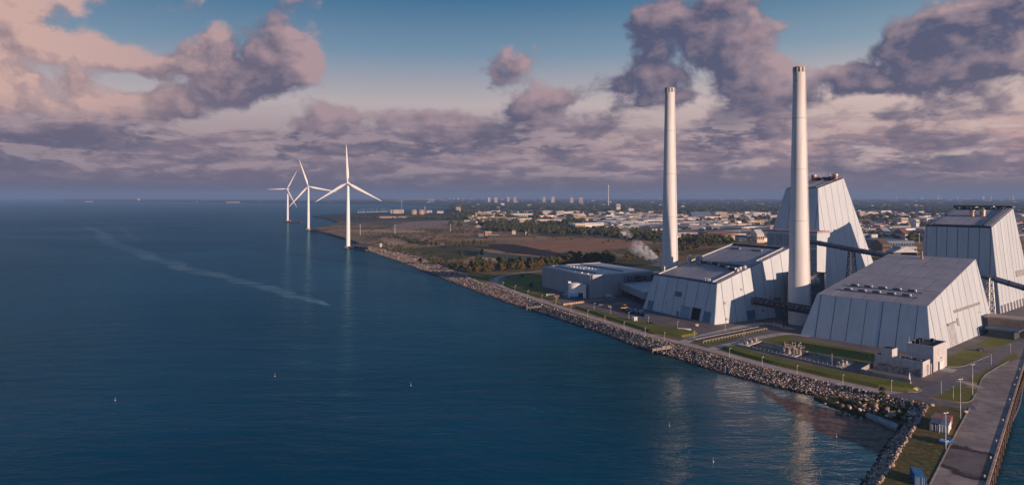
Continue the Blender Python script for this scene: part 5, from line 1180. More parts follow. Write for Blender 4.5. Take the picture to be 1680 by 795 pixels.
# ------------------------------------------------------------------ vegetation
def leaf_mat(name, a, b2, c3):
    m, nt, b = pmat(name, .9, 0, .1); P = geo(nt); oi = nt.nodes.new('ShaderNodeObjectInfo')
    at = nt.nodes.new('ShaderNodeAttribute'); at.attribute_name = 'tone'
    t = (noise(nt, P, .35, 3, .6)-.5)*.9+S(nt, at.outputs['Fac'])+S(nt, oi.outputs['Random'])*.2
    link(nt, ramp(nt, t, [(0, a), (.5, b2), (1, c3)]), b.inputs['Base Color']); return m
leafm = leaf_mat('foliage', (.022,.034,.014), (.055,.068,.022), (.11,.10,.035))
leafa = leaf_mat('autumn_foliage', (.045,.042,.016), (.10,.078,.028), (.17,.105,.035))
def fast_mesh(name, V, F, tone, mats, mi=None):
    me = bpy.data.meshes.new(name); me.vertices.add(len(V)); me.vertices.foreach_set('co', np.asarray(V, np.float32).ravel())
    k = F.shape[1]; me.loops.add(F.size); me.loops.foreach_set('vertex_index', F.astype(np.int32).ravel())
    me.polygons.add(len(F)); me.polygons.foreach_set('loop_start', np.arange(len(F), dtype=np.int32)*k); me.polygons.foreach_set('loop_total', np.full(len(F), k, np.int32))
    for m in mats: me.materials.append(m)
    if mi is not None: me.polygons.foreach_set('material_index', mi.astype(np.int32))
    me.update(calc_edges=True); me.validate()
    if tone is not None: at = me.attributes.new('tone', 'FLOAT', 'POINT'); at.data.foreach_set('value', tone.astype(np.float32))
    return me
def crown_arrays(rr, n, R_, H_, z0, leaf, clumps):
    cs = []
    for _ in range(clumps):
        a = rr.random()*6.283; q = rr.random()**.6; z = rr.random(); w = math.sin(math.pi*(.15+.8*z))**.7
        cs.append((math.cos(a)*q*R_*w*.85, math.sin(a)*q*R_*w*.85, z0+H_*z, R_*(.28+.22*rr.random()), rr.random()))
    V = np.zeros((n*3, 3)); T = np.zeros(n*3)
    for i in range(n):
        c = cs[i%clumps]; d = rr.normal(size=3); d /= np.linalg.norm(d)+1e-9; r = c[3]*(.55+.5*rr.random())
        p = np.array(c[:3])+d*r*np.array([1,1,.8]); t1 = rr.normal(size=3); t1 -= d*t1.dot(d)*.7; t1 /= np.linalg.norm(t1)+1e-9; t2 = np.cross(d, t1)
        s = leaf*(.6+.8*rr.random()); V[i*3] = p+t1*s; V[i*3+1] = p-t1*s*.6+t2*s; V[i*3+2] = p-t1*s*.6-t2*s; T[i*3:i*3+3] = .25+.45*c[4]+.15*rr.random()
    return V, np.arange(n*3).reshape(-1, 3), T
TREES = []
for k in range(6):
    rr = np.random.default_rng(40+k); hgt = (9.5, 12, 8, 11, 7, 10)[k]; rad = (3.6, 4.2, 3.6, 3.4, 3.2, 4.6)[k]
    V, F, T = crown_arrays(rr, 750, rad, hgt*.70, hgt*.24, .62, 16+2*k); cm = fast_mesh('crown', V, F, T, [leafm if k%2 else leafa])
    m = MB(); m.tube((0,0,0), (0,0,hgt*.55), .28, .14, n=7)
    for j in range(5): a = j*1.26+k; m.tube((0,0,hgt*(.22+.06*j)), (math.cos(a)*rad*.6, math.sin(a)*rad*.6, hgt*(.5+.07*j)), .12, .04, n=5)
    o = m.build('trunk', bark); tm = o.data; bpy.data.objects.remove(o); TREES.append((tm, cm))
def tree(k, loc, s, label, group, name='tree'):
    t = thing(name, label, 'tree', loc, group); t.rotation_euler.z = random.random()*6.28; t.scale = (s, s, s*random.uniform(.85, 1.15))
    for nm, me in zip(('trunk', 'crown'), TREES[k%6]): o = bpy.data.objects.new(nm, me); C.objects.link(o); o.parent = t
tree_spots = []
def row(a, c2, n, jit, s0, s1, lab, grp):
    A, B = G(*a), G(*c2)
    for i in range(n):
        p = A.lerp(B, (i+random.random())/n)+Vector((random.uniform(-jit, jit), random.uniform(-jit, jit), 0)); tree(random.randrange(6), p, random.uniform(s0, s1), lab, grp)
row((768,447), (882,441), 26, 5, .75, 1.05, 'bushy tree in the dense belt at the left, above the loop road', 'belt of trees by the loop road')
row((772,443), (893,437), 24, 6, .8, 1.15, 'bushy tree in the dense belt at the left, above the loop road', 'belt of trees by the loop road')
row((882,440), (1003,433), 26, 4, 1.0, 1.3, 'tall dark tree in the solid belt behind the grey hall', 'solid tree belt behind the grey hall')
row((890,436), (1003,429), 26, 5, 1.0, 1.3, 'tall dark tree in the solid belt behind the grey hall', 'solid tree belt behind the grey hall')
row((1003,431), (1088,421), 18, 8, .7, 1.1, 'autumn-tinted tree between the tree belt and the steaming stack', 'trees left of the steaming stack')
row((1114,415), (1172,402), 22, 8, 1.0, 1.35, 'dark tree in the clump just right of the steaming stack', 'trees right of the steaming stack')
row((720,404), (815,401), 14, 8, .5, .9, 'small dark bush in the field hedge', 'hedge across the fields')
row((660,396), (760,409), 14, 6, .4, .8, 'small dark bush beside the dyke fields', 'bushes on the dyke fields')
row((690,430), (770,446), 12, 6, .4, .7, 'scrubby bush on the rough ground behind the dyke', 'scrub behind the dyke')
for px, py, s, lab in ((1205,565.5,.0,''),(791,420,.7,'single dark bush standing in the pale tan field'),(758,424,.9,'lone round green tree left of the tan field'),(857,456,.35,'low bush on the loop lawn, farther from the shore'),(872,472,.4,'low bush on the loop lawn beside the grey hall'),(1448,649.5,.28,'dark shrub at the top of the boulders near the corner')):
    if s: tree(1, G(px, py), s, lab, None)
# weed clumps in the corner of the bay
for i in range(34):
    px = random.uniform(1375, 1500); py = 660+ (px-1375)*.17+random.uniform(-6, 12); p = G(px, py, WZ+.8); t = thing('shrub', 'yellow-green weedy shrub on the terrace in the corner of the bay', 'shrub', p, 'shrubs in the bay corner'); o = bpy.data.objects.new('crown', TREES[i%6][1]); C.objects.link(o); o.parent = t; t.scale = (.28, .28, .15); t.rotation_euler.z = i
# woodland, hedges and scattered trees too far away to pick apart
def far_trees(name, spots, nl, leaf):
    protos_ = []
    for k in range(5):
        rr = np.random.default_rng(90+k); V, F, T = crown_arrays(rr, nl, .5, .78, .14, leaf, 7); protos_.append((V, F, T))
    VV, FF, TT, off = [], [], [], 0
    for i, (x, y, w_, h_) in enumerate(spots):
        V, F, T = protos_[i%5]; a = random.random()*6.28; ca, sa = math.cos(a), math.sin(a)
        VV.append(np.stack([(V[:,0]*ca-V[:,1]*sa)*w_+x, (V[:,0]*sa+V[:,1]*ca)*w_+y, V[:,2]*h_-h_*.1], 1)); FF.append(F+off); TT.append(T*.8+random.uniform(-.1, .25)); off += len(V)
    me = fast_mesh(name, np.concatenate(VV), np.concatenate(FF), np.concatenate(TT), [leafm]); o = bpy.data.objects.new(name, me); C.objects.link(o); o['kind'] = 'stuff'; o['label'] = 'scattered dark woodland and hedges'
def hsh(x, y):  # smooth value noise for clumping
    return .5+.5*math.sin(x*.0041+math.sin(y*.0023)*2.1)*math.cos(y*.0031+math.sin(x*.0017)*1.7)
near, farw = [], []
def poly_in(px, py, poly):
    c = False; j = len(poly)-1
    for i in range(len(poly)):
        if (poly[i][1] > py) != (poly[j][1] > py) and px < (poly[j][0]-poly[i][0])*(py-poly[i][1])/(poly[j][1]-poly[i][1])+poly[i][0]: c = not c
        j = i
    return c
def lines_of_trees(px0, py0, px1, py1, n, w0, thick):
    for i in range(n):
        t = random.random(); p = G(px0+(px1-px0)*t, py0+(py1-py0)*t+random.gauss(0, thick)); near.append((p.x, p.y, w0*random.uniform(.6, 1.3), w0*random.uniform(.55, 1.0)))
lines_of_trees(800, 376, 1000, 383, 420, 11, 2.2); lines_of_trees(1000, 383, 1100, 392, 330, 12, 2.6); lines_of_trees(790, 368, 880, 373, 160, 11, 1.4); lines_of_trees(1115, 398, 1200, 396, 130, 13, 2.5)
lines_of_trees(670, 357, 800, 360, 300, 9, 1.0); lines_of_trees(770, 362, 850, 367, 220, 11, 1.6); lines_of_trees(575, 356, 690, 357, 110, 7, .8); lines_of_trees(690, 378, 800, 381, 70, 5, 1.5); lines_of_trees(640, 386, 700, 401, 60, 5, 1.5)
lines_of_trees(600, 385, 760, 392, 130, 3.5, 5); lines_of_trees(620, 400, 760, 432, 150, 3, 4); lines_of_trees(860, 384, 1060, 392, 60, 4, 4); lines_of_trees(860, 373, 1010, 377, 150, 9, 1.6); lines_of_trees(1400, 372, 1560, 380, 120, 12, 5); lines_of_trees(600, 400, 760, 440, 60, 3, 2)
while len(near) < 3800:
    px = random.uniform(740, 2050); py = random.uniform(345, 396) if px > 1090 else random.uniform(345, 372)
    p = G(px, py)
    if hsh(p.x*2.2, p.y*2.2) < random.uniform(.35, .8): continue
    w_ = random.uniform(9, 20)*(1+p.y/6000); near.append((p.x, p.y, w_, random.uniform(.45, .8)*w_))
while len(farw) < 13000:
    px = random.uniform(560, 2050); py = 328.0+22*random.random()**1.25; p = G(px, py)
    if px < 745 and (py > 333 or poly_in(px, py, [(500,333.5),(600,334.2),(700,337.5),(742,341),(690,345),(500,352)])): continue
    if hsh(p.x, p.y*.6) < random.uniform(.15, .55) and py > 336: continue
    w_ = random.uniform(22, 50)*(p.y/5000)**.8; farw.append((p.x, p.y, w_*1.9, random.uniform(.8, 1.2)*14))
for _ in range(700):
    px = random.uniform(110, 620); p = G(px, 329.6+(px-100)*.0085-random.random()*.8); farw.append((p.x, p.y, random.uniform(80, 200), random.uniform(12, 26)))
far_trees('woodland', near, 60, .19); far_trees('far_woodland', farw, 40, .24)

# ------------------------------------------------------------------ the town on the plain
PAL = {'white': (.72,.70,.66), 'cream': (.62,.52,.42), 'pale grey': (.42,.42,.42), 'brick red': (.30,.12,.08), 'dark grey': (.07,.08,.09), 'tan': (.42,.32,.23), 'blue-grey': (.16,.21,.28), 'yellow': (.60,.38,.10), 'brown': (.16,.11,.08), 'pinkish': (.52,.36,.30)}
wmat = {k: simple('render_'+k.replace(' ', '_').replace('-', '_'), v, .75, 0, .05, .02) for k, v in PAL.items()}
def town_building(label, px0, px1, py, h, col='white', roof='dark grey', depth=None, ang=None, name='warehouse', cat='warehouse', group=None, kind='flat', rows=1, ncol=6):
    a, c2 = G(px0, py), G(px1, py); L = (c2-a).length; u = Vector((1, 0, 0)) if ang is None else Vector((math.sin(R(ang)), math.cos(R(ang)), 0)); v = Vector((-u.y, u.x, 0)); dp = depth or L*.6
    if ang is not None: L = L/max(.35, abs(u.x-u.y*((px0-840)/FPX)))
    t = thing(name, label, cat, a, group); P4 = [a, a+u*L, a+u*L+v*dp, a+v*dp]
    m = MB(); m.prism(P4, 0, h); m.build('wall', wmat[col], t)
    if kind == 'gable':
        m = MB(); r0, r1 = (P4[0]+P4[3])/2+Vector((0,0,h+dp*.22)), (P4[1]+P4[2])/2+Vector((0,0,h+dp*.22)); e = [p+Vector((0,0,h)) for p in P4]
        m.add(e+[r0, r1], [(0,1,5,4),(2,3,4,5),(1,2,5),(3,0,4)]); m.build('roof', wmat[roof], t)
    else:
        g_ = .4; m = MB(); m.prism([a-u*g_-v*g_, a+u*(L+g_)-v*g_, a+u*(L+g_)+v*(dp+g_), a-u*g_+v*(dp+g_)], h+.01, h+.7); m.build('roof', wmat[roof], t)
    for r in range(rows):
        z = h*(r+.62)/rows if rows > 1 else h*.55; m = MB()
        for k in range(ncol): q = a+u*(L*(k+.5)/ncol)-v*.06; m.box(q+Vector((0,0,z)), (L/ncol*.62, .14, h/rows*.30), math.atan2(u.y, u.x))
        o = m.build('window_band', glass_dark, t)
    return t
HB = [
 ('long tan factory hall on the shore left of the two round tanks',641,659,350,16,'cream','tan',60,'factory_hall'),('long pale stockyard wall beyond the dyke',621,672,357.5,5,'pinkish','tan',30,'warehouse'),
 ('small white tower house right of the round tanks',748,755,350,26,'cream','brick red',24,'house'),('white house with a red roof near the bay shore',700,708,349,9,'white','brick red',20,'house'),('low white house right of the first by the bay',717,727,349.5,9,'white','dark grey',20,'house'),
 ('wide cream warehouse at the left end of the trading estate',786,812,357,10,'cream','pale grey',70,'warehouse'),('short cream shed in front of the leftmost estate warehouse',784,792,361,7,'white','tan',30,'warehouse'),
 ('long white warehouse with a low pale front on the estate',838,879,356,12,'white','pale grey',90,'warehouse'),('white exhibition hall with a dark square opening',890,904,355,19,'cream','white',60,'hall'),('right wing of the white exhibition hall',912,925,355.5,18,'cream','white',60,'hall'),('dark glazed centre of the white exhibition hall',904,912,355,14,'dark grey','white',50,'hall'),
 ('long low white depot behind the exhibition hall',925,958,351.5,9,'cream','white',60,'warehouse'),('long cream warehouse behind the orange storage row',966,997,356,12,'cream','blue-grey',80,'warehouse'),('long pinkish warehouse in front of the exhibition hall',881,927,366.5,11,'cream','pinkish',60,'warehouse'),
 ('grey warehouse joined to the long pinkish one',927,937,366,10,'pale grey','dark grey',50,'warehouse'),('small white villa with dark door bays among trees',944,960,376.5,13,'cream','white',30,'villa'),('blue-walled long depot with a pale roof edge',978,1030,365,10,'blue-grey','white',60,'warehouse'),
 ('white silo block standing above the far estate',1011.5,1018,349,38,'cream','white',40,'silo_block'),('white domed store left of the silo block',998,1007,353.5,17,'cream','white',40,'hall'),('low white store right of the silo block',1016,1022,353.5,14,'white','white',30,'hall'),('white cube building alone before the far woods',1031.5,1040,350,21,'white','white',50,'hall'),
 ('yellow-fronted storage row beside the blue depot',1008,1016,368,9,'yellow','dark grey',25,'warehouse'),('middle yellow-fronted storage unit',1021,1029,369,9,'yellow','dark grey',25,'warehouse'),('right yellow-fronted storage unit',1032,1041,368,9,'yellow','dark grey',25,'warehouse'),('cream parking deck under the yellow storage row',1000,1020,374,8,'cream','dark grey',30,'parking_deck'),
 ('white gabled house right of the yellow storage row',1043,1054,373,8,'white','white',30,'house'),('white tent-shaped house by the faint second plume',1019,1028,390,6,'white','white',20,'house'),('long white shed right of the storage row',1075,1089,369,9,'cream','brown',40,'warehouse'),
 ('wide tan warehouse just right of the steaming stack',1118,1186,393,9,'tan','tan',70,'warehouse'),('tan warehouse behind the wide one right of the stack',1138,1162,384,9,'cream','blue-grey',40,'warehouse'),('cream shed touching the right stack edge in the town',1114,1133,379,8,'cream','dark grey',30,'warehouse'),('white angled shed before the wide tan warehouse',1160,1187,398,6,'white','pale grey',30,'warehouse'),
 ('pale depot behind the long hall roof',1177,1194,384.5,9,'cream','pale grey',40,'warehouse'),('white depot with a rounded front near the annex',1206,1240,394,11,'white','tan',50,'warehouse'),('white block at the left of the tower annex',1242,1254,398,14,'cream','white',30,'house'),('long pale mill wall crossing the town centre',1190,1230,378,8,'white','white',40,'warehouse'),
 ('pinkish workshop in the town right of centre',1216,1232,369,12,'pinkish','brown',40,'workshop'),('wide cream sports hall before the far wood',1174,1193,356,17,'cream','cream',70,'sports_hall'),('low blue-roofed works right of the steaming stack',1136,1169,359,9,'white','blue-grey',60,'workshop'),('cream villa between trees right of the stack',1152,1159,366,10,'cream','brown',30,'house'),
 ('white-fronted shop right of the tall boiler tower',1444,1451,382,15,'pinkish','white',30,'shop'),('low brown apartment row right of the boiler tower',1411,1435,371,9,'brown','brown',40,'house'),('white stepped office near the right-hand boiler house',1479,1490,371,20,'cream','white',40,'office'),('white pair of workshops in the right part of town',1454,1466,393,11,'white','pale grey',40,'workshop'),
 ('cream low workshop before the right-hand boiler house',1485,1496,395,11,'cream','brick red',40,'workshop'),('blue-grey glass depot right of the boiler tower',1417,1440,398,13,'blue-grey','white',60,'warehouse'),('white end block of the glass depot',1430,1440,398.5,13,'white','white',40,'warehouse'),('slim white tower block with a blue wing at the edge of the boiler house',1503,1508,379,24,'white','white',20,'tower_block'),
 ('dark blue works hall in front of the right part of town',1446,1500,407,10,'blue-grey','blue-grey',60,'warehouse'),('brown workshop left of the white peaked shed',1448,1462,412,9,'brown','brown',30,'workshop'),
 ('light-roofed office block far behind on the right',1399,1409,337,18,'brick red','dark grey',90,'office'),('wide pale works far behind on the right',1411,1433,351,10,'cream','white',90,'warehouse'),('long pale greenhouse far behind on the right',1470,1504,338,12,'pale grey','white',90,'greenhouse'),('small reddish office in the far woods on the right',1449,1453,340,22,'brick red','brown',60,'office')]
for lab, x0, x1, py, h, col, rf, dp, nm in HB:
    town_building(lab, x0, x1, py, h, col, rf, dp, None, nm, nm.replace('_', ' '), None, 'gable' if nm in ('house','workshop') else 'flat', 2 if h > 15 else 1, max(3, min(12, int((x1-x0)/2.5))))
# white peaked shed and house between tower and panelled roof
o = G(1466,428); t = thing('peaked_shed', 'white peaked shed roof behind the square-panelled roof', 'shed', o)
m = MB(); m.prism([o, o+Vector((28,0,0)), o+Vector((34,22,0)), o+Vector((4,22,0))], 0, 10); m.build('wall', steel_dark, t)
m = MB(); m.add([o+Vector(q) for q in ((-1,-1,10),(29,-1,10),(35,23,10),(3,23,10),(14,-1,17),(20,23,17))], [(0,4,5,3),(4,1,2,5),(0,1,4),(2,3,5)]); m.build('roof', concrete_pale, t)
town_building('pale two-storey plant office behind the square-panelled roof', 1478, 1504, 428, 16, 'pale grey', 'pale grey', 18, None, 'plant_office', 'office', None, 'flat', 2, 5)
# small generic buildings of the estate
cols = ['white','white','cream','cream','white','cream','pale grey','brick red','dark grey','tan','blue-grey','pinkish','brown']; roofs = ['dark grey','pale grey','white','brown','blue-grey','brick red','dark grey','tan']
def zone_of(px): 
    for lim, z in ((825,'at the estate\'s left end'),(880,'left of the exhibition hall'),(930,'before the exhibition hall'),(985,'right of the exhibition hall'),(1040,'by the yellow storage row'),(1090,'left of the steaming stack'),(1135,'just right of the steaming stack'),(1175,'by the blue-roofed works'),(1215,'by the cream sports hall'),(1260,'beside the tall boiler tower'),(1440,'right of the tall boiler tower'),(1470,'by the glass depot'),(1570,'beside the right-hand boiler house')):
        if px < lim: return z
    return 'beyond the right-hand boiler house'
cand = []
while len(cand) < 2600:
    px = random.uniform(770, 2000); u = random.random(); py = 348+ (48 if px > 1095 else 28)*u**.9
    if px < 960 and py > 366: continue
    if px < 1095 and py > 375: continue
    p = G(px, py); 
    if hsh(p.x*2.2, p.y*2.2) > random.uniform(.45, .9): continue
    cand.append((px, py))
cand.sort(key=lambda c: -c[1] if 770 < c[0] < 1575 else 1000)
n_ind = 0; VV, FF, MI, off = [], [], [], 0; keys = list(PAL)
for px, py in cand:
    vis = 780 < px < 1570 and not (1260 < px < 1405) and not (1505 < px)
    estate = 780 < px < 1250
    L = random.choice((16, 24, 34, 50, 75, 95) if estate else (12, 16, 22, 30, 45))*random.uniform(.8, 1.3); dp = min(L, 46)*random.uniform(.4, .8); h = random.uniform(4.5, 9)*(1.3 if L > 30 else 1); ang = random.choice((70, 110, 52, 142))+random.uniform(-4, 4); col = random.choice(['white','white','cream','white','cream','pale grey','blue-grey','tan','yellow'] if estate and L > 30 else cols); rf = random.choice(roofs)
    if vis and n_ind < 215 and py < 396:
        n_ind += 1; Y = FPX*CH/(py-HY); wpx = L*FPX/Y
        size = 'large' if L > 34 else ('small' if L < 17 else 'mid-sized'); kd = 'gable' if L < 24 else 'flat'; nm = 'house' if L < 24 else 'warehouse'
        depthw = 'at the near edge of the town' if py > 382 else ('in the middle of the town' if py > 362 else 'at the far edge of the town')
        lab = f"{size} {col} {nm} under a {rf} roof {depthw}, {zone_of(px)}"
        if len(lab.split()) > 16: lab = f"{size} {col} {nm}, {'near' if py > 382 else ('mid' if py > 362 else 'far')} town, {zone_of(px)}"
        u_1 = abs(math.sin(R(ang))); town_building(lab, px, px+wpx*u_1, py, h, col, rf, dp, ang, nm, nm, 'low buildings of the town', kd, 1, 4)
    else:
        far_ = py < 347.5
        p = G(px, py); a = R(ang); u = np.array([math.sin(a), math.cos(a)]); v = np.array([-u[1], u[0]])
        cs = [np.array([p.x, p.y])+u*x*L/2+v*y*dp/2 for x, y in ((-1,-1),(1,-1),(1,1),(-1,1))]
        rdg = h+dp*.2*(L < 24)
        r0 = (cs[0]+cs[3])/2; r1 = (cs[1]+cs[2])/2
        V = [(*c, -.2) for c in cs]+[(*c, h) for c in cs]+[(*r0, rdg+.05), (*r1, rdg+.05)]
        VV += V; FF += [tuple(i+off for i in f) for f in ((0,1,5,4),(1,2,6,5),(2,3,7,6),(3,0,4,7),(4,5,9,8),(6,7,8,9),(5,6,9,9),(7,4,8,8))]; ci, ri = keys.index(col), keys.index(rf); MI += [ci]*4+[ri]*2+[ci]*2; off += 10
# far flecks of villages in the woods
for _ in range(520):
    px = random.uniform(600, 2000); py = 327.5+16*random.random()**1.3
    if px < 760 and py > 333: continue
    p = G(px, py); s = p.y/1110; L = random.uniform(2, 7)*s; h = random.uniform(.5, 1.3)*s*random.choice((.6,1,1)); h = min(h, 16); cs = [(p.x+x*L/2, p.y+y*L/3) for x, y in ((-1,-1),(1,-1),(1,1),(-1,1))]
    if hsh(p.x*.7+300, p.y*.9) < random.random()*.9: continue
    h += 9
    VV += [(*c, 0) for c in cs]+[(*c, h) for c in cs]; FF += [tuple(i+off for i in f) for f in ((0,1,5,4),(1,2,6,5),(2,3,7,6),(3,0,4,7),(4,5,6,7))]; ci = keys.index(random.choice(['white','cream','white','pinkish','brick red','pale grey'])); MI += [ci]*5; off += 8
FF = [tuple(dict.fromkeys(f)) for f in FF]
me = bpy.data.meshes.new('distant_houses'); me.from_pydata([tuple(map(float, v)) for v in VV], [], FF)
for k in keys: me.materials.append(wmat[k])
me.polygons.foreach_set('material_index', MI); me.update(); o = bpy.data.objects.new('distant_houses', me); C.objects.link(o); o['kind'] = 'stuff'; o['label'] = 'distant houses scattered over the plain'
# tower blocks on the horizon
def tower_block(lab, px, py, w, hp_, col='pinkish', split=False):
    p = G(px, py); s = p.y/FPX; t = thing('tower_block', lab, 'tower block', p, 'tower blocks on the horizon'); L = w*s; h = hp_*s; m = MB(); m.box(p+Vector((0,0,h/2)), (L, L*.6, h)); m.build('wall', wmat[col], t)
    m = MB(); m.box(p+Vector((0,0,h+s*.25)), (L*.5, L*.3, s*.5)); m.build('roof_house', wmat['pale grey'], t)
    m = MB()
    for k in range(7): m.box(p+Vector((0, -L*.3-.1, h*(k+.6)/7.4)), (L*.86, .3, h*.035))
    m.build('window_band', glass_dark, t)
TB = [(802.5,333,3.6,9,'leftmost of the first tall pair left of centre'),(813.5,334,5,10,'second of the first tall pair left of centre'),(834,333,3.8,9.5,'first of the second pair left of centre'),(845,334.5,5,11,'second of the second pair left of centre'),(892.5,333.5,4.6,10,'first of the third pair above the exhibition hall'),(907,334,5,11,'second of the third pair above the exhibition hall'),(938,334.5,4.6,10.5,'first of the pair left of the far thin mast'),(953,335,6.6,11,'widest, second of the pair left of the far thin mast'),
 (744,328.5,1.6,4,'first of three tiny ones above the bay'),(752,328.7,2,4.4,'middle of three tiny ones above the bay'),(760.5,328.7,2,4.4,'last of three tiny ones above the bay'),
 (1445.6,328,1.6,3.6,'tiny, right of the tall boiler tower'),(1470.5,328,2.6,6,'pale, between the two boiler towers'),(1495,328,1.6,5,'slim, between the two boiler towers'),(1512,328,5,5,'low and wide, above the left roof edge of the boiler house'),(1538.6,328.5,2.4,6.2,'left one of a close pair over the boiler house roof'),(1543.8,328.5,2.4,6,'right one of a close pair over the boiler house roof'),(1570.8,328.5,1.8,6,'slim, over the middle of the boiler house roof'),(1580.5,328,2,4.6,'small, over the middle of the boiler house roof'),(1613,328.5,3.4,6,'third from the right edge of the picture'),(1625,329,3.2,7,'reddish, second group from the right edge'),(1656,329.5,2.4,7,'slim one of the last pair at the right edge'),(1661,329.8,4.4,8,'wide one of the last pair at the right edge'),(1274,328,1.8,5.4,'tiny, left of the tall boiler tower'),(1217,328,3,3.4,'low, between the two stacks')]
for px, py, w_, h_, lab in TB: tower_block('distant tower block, '+lab, px, py, w_, h_, random.choice(('pinkish','cream','white')))
for i, (x0, x1, y_) in enumerate(((858,880,334.5),(880,903,335.2),(908,916,336),(960,975,335.5),(975,990,336.5),(990,1004,336.3),(655,700,328.2),(700,716,327.8))):
    p, q = G(x0, y_), G(x1, y_); s = p.y/FPX; t = thing('housing_row', ['reddish housing row left of the third tower pair','reddish housing row under the third tower pair','short pale row right of the third tower pair','pale row right of the widest tower block','pale row left of the far thin mast','pale row at the foot of the far thin mast','very long pale row across the far bay','short pale row at the end of the far bay'][i], 'housing row', p); m = MB(); m.box((p+q)/2+Vector((0,0,s*.8)), ((q-p).length, s*4, s*1.6)); m.build('wall', wmat[('brick red','brick red','white','white','pinkish','pinkish','cream','cream')[i]], t); m = MB(); m.box((p+q)/2+Vector((0,0,s*1.65)), ((q-p).length+2, s*4+2, s*.15)); m.build('roof', wmat['brown'], t)
for i, (x0, x1, y_) in enumerate(((140,152,331.2),(296,302,331),(322,336,331.5),(372,394,332.3),(410,418,332.2),(440,468,331.5),(226,229,330.5))):
    p, q = G(x0, y_), G(x1, y_); s = p.y/FPX; t = thing('coast_building', 'pale building on the far shore, '+['leftmost of all','second from the left, tiny','third from the left, white','fourth, long and reddish','fifth, small','sixth, behind the farthest turbine','slim tower standing above the hazy shore'][i], 'building', p); hh = s*(1.1 if i < 6 else 5); m = MB(); m.box((p+q)/2+Vector((0,0,hh/2)), ((q-p).length, s*3, hh)); m.build('wall', wmat['cream'], t); m = MB(); m.box((p+q)/2+Vector((0,0,hh+s*.1)), ((q-p).length*.9, s*2.6, s*.25)); m.build('roof', wmat['brick red'], t)
p = G(998, 338.5); t = thing('power_station_mast', 'very thin pale chimney on the horizon right of the tower blocks', 'chimney', p); s = p.y/FPX
m = MB(); m.tube(p, p+Vector((0,0,35.5*s)), 1.0*s, .75*s, n=16); m.build('shaft', concrete_pale, t); m = MB(); m.tube(p+Vector((0,0,33.5*s)), p+Vector((0,0,34.2*s)), .95*s, n=16); m.build('band', white_paint, t)
for px, lab in ((679,'left'),(691,'right')):
    p = G(px, 351.5); t = thing('digester_tank', 'round brown digester tank, the '+lab+' one of two by the marina', 'tank', p); m = MB(); m.lathe(p, [(11.5,0),(12.5,8),(12.5,15),(9,19),(0,20.5)], 24); m.build('shell', wmat['tan'], t); m = MB(); m.lathe(p, [(12.7,14),(12.8,14.2),(12.8,15),(12.6,15.2)], 24); m.build('ring', wmat['brown'], t)
p = G(697, 351); t = thing('factory_chimney', 'short tan factory chimney beside the round digester tanks', 'chimney', p); m = MB(); m.tube(p, p+Vector((0,0,33)), 2.2, 1.7, n=12); m.build('shaft', wmat['tan'], t); m = MB(); m.tube(p+Vector((0,0,32)), p+Vector((0,0,34)), 2.2, n=12); m.build('rim', wmat['brown'], t)
p = G(659, 350.5); s = p.y/FPX; t = thing('tower_crane', 'tower crane by the marina with its jib pointing left', 'crane', p); m = MB(); m.beam(p, p+Vector((0,0,23*s)), 1.4*s*.6); m.build('mast', galv, t); m = MB(); m.beam(p+Vector((-30*s*.4,0,22*s)), p+Vector((7*s*.4,0,22*s)), .5*s); m.build('jib', galv, t); m = MB(); m.box(p+Vector((2.4*s,0,21.3*s)), (1.2*s,.8*s,1.2*s)); m.build('counterweight', concrete, t)
for i in range(16):
    px = 588+i*3.6+random.uniform(-1,1); p = G(px, 348.6-(px-588)*.03, WZ); t = thing('sailing_boat', 'moored sailing boat, '+ORDN[i]+' from the left in the far marina', 'boat', p, 'sailing boats in the far marina'); m = MB(); m.prism([p+Vector(q) for q in ((-6,0,0),(-3,-2,0),(5,-2,0),(6,0,0),(5,2,0),(-3,2,0))], WZ-.3, WZ+1.6); m.build('hull', white_paint, t); m = MB(); m.tube(p, p+Vector((0,0,19)), .35, .2, n=6); m.build('mast', white_paint, t)
for i, (px, py, h) in enumerate(((591,385,19),(648,383,17),(739,379,14),(1178,372,20),(1232,380,20),(1508,398,14),(1413,360,16))):
    p = G(px, py); t = thing('light_mast', 'thin pale mast '+['on the dyke road behind the largest turbine','in the sandy fields','beside the big sandpit','in the estate behind the long hall','near the mill wall','by the right-hand boiler house','right of the tall boiler tower'][i], 'mast', p); m = MB(); m.tube(p, p+Vector((0,0,h)), .35, .22, n=6); m.build('pole', white_paint, t); m = MB(); m.box(p+Vector((0,0,h+.2)), (2,.6,.5)); m.build('lamp_head', white_paint, t)
p = G(783.5, 373); t = thing('sand_heap', 'pale conical sand heap at the edge of the sandpit', 'heap', p); m = MB(); m.lathe(p, [(12,-.1),(9,2.2),(4.5,5),(1.2,6.6),(0,6.9)], 20); m.build('cone', sand_mat, t)
for i, (x0, x1, y_, h, c_) in enumerate(((796,806,386,7,'pinkish'),(800,818,391,6,'dark grey'),(785,793,388,4,'blue-grey'),(840,846,384,5,'white'),(862,868,385,5,'white'))):
    town_building(['pink-roofed farm store in the brown fields','low dark farm shed in front of the pink store','blue-grey shed left of the dark farm shed','white hut at the tree line left','white hut at the tree line, right of the first'][i], x0, x1, y_, h, c_, 'pinkish' if i == 0 else 'tan', 14, None, 'farm_shed', 'shed', None, 'gable' if i in (3,4) else 'flat', 1, 3)

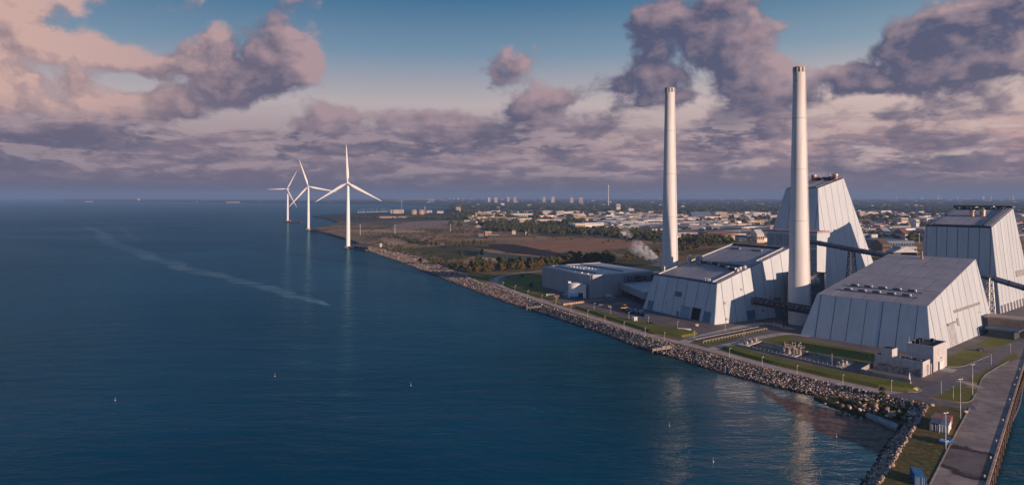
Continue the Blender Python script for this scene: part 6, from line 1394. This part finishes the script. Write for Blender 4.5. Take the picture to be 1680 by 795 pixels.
# ------------------------------------------------------------------ steam and air
def steam(name, label, a, c2, r0, r1, dens):
    m = MB(); d = (c2-a); n = 7; bmn = bmesh.new()
    pts = []
    ax_ = d.normalized(); u = ax_.orthogonal().normalized(); w = ax_.cross(u); rings = 9; seg = 14; vs = []
    for k in range(rings+1):
        f = k/rings; r = r0+(r1-r0)*f**.7; r *= (.25 if k in (0, rings) else 1); c = a+d*f+Vector((0,0,4*math.sin(f*2.2)))
        for i in range(seg): t_ = 2*math.pi*i/seg; vs.append(c+(u*math.cos(t_)+w*math.sin(t_))*r)
    m.add(vs, [(k*seg+i, k*seg+(i+1)%seg, (k+1)*seg+(i+1)%seg, (k+1)*seg+i) for k in range(rings) for i in range(seg)]+[tuple(range(seg-1,-1,-1)), tuple(range(rings*seg, (rings+1)*seg))])
    bmn.free()
    mt = bpy.data.materials.new('steam_vapour'); mt.use_nodes = True; nt = mt.node_tree; nt.nodes.clear(); out = nt.nodes.new('ShaderNodeOutputMaterial'); pv = nt.nodes.new('ShaderNodeVolumePrincipled')
    pv.inputs['Color'].default_value = (.95,.95,.97,1); nt.links.new(pv.outputs[0], out.inputs['Volume'])
    P = geo(nt); x, y, z = sep(nt, P); L = d.length
    tx = ((x-a.x)*(d.x/L)+(y-a.y)*(d.y/L)+(z-a.z)*(d.z/L))*(1/L); t1 = tx.clamp()
    cx = x-a.x-t1*d.x; cy = y-a.y-t1*d.y; cz = z-a.z-t1*d.z-(t1*2.2)._m('SINE')*4
    rad = (cx*cx+cy*cy+cz*cz).sqrt()/(t1.pow(.7)*(r1-r0)+r0)
    nz = noise(nt, P, .28, 5, .65, .6)
    q = ((1-rad)*1.4+(nz-.5)*6.0-.1).smooth(.0, .9)*(1.05-t1*.85)*tx.smooth(-.02, .03)*tx.smooth(1.02, .75)
    link(nt, q*dens, pv.inputs['Density']); mt.cycles.volume_sampling = 'MULTIPLE_IMPORTANCE' if hasattr(mt.cycles, 'volume_sampling') else None
    o = m.build(name, mt); o['kind'] = 'stuff'; o['label'] = label
steam('steam', 'white steam drifting left from the foot of the stack', Pz(1094, 441, 500), Pz(1030, 407, 515), .9, 7.5, .75)
steam('steam', 'thin faint steam in the town', Pz(1040, 396, 1150), Pz(1018, 377, 1180), 2.0, 13.0, .07)

hm = bpy.data.materials.new('haze_air'); hm.use_nodes = True; nt = hm.node_tree; nt.nodes.clear(); out = nt.nodes.new('ShaderNodeOutputMaterial'); pv = nt.nodes.new('ShaderNodeVolumePrincipled')
pv.inputs['Color'].default_value = (.28,.44,.74,1); pv.inputs['Density'].default_value = 1.0e-4; pv.inputs['Anisotropy'].default_value = 0.0
nt.links.new(pv.outputs[0], out.inputs['Volume']); hm.cycles.homogeneous_volume = True
m = MB(); m.prism([(-23000,-2700),(29000,-2700),(29000,20200),(-23000,20200)], -8, 160); o = m.build('haze', hm); o['kind'] = 'stuff'
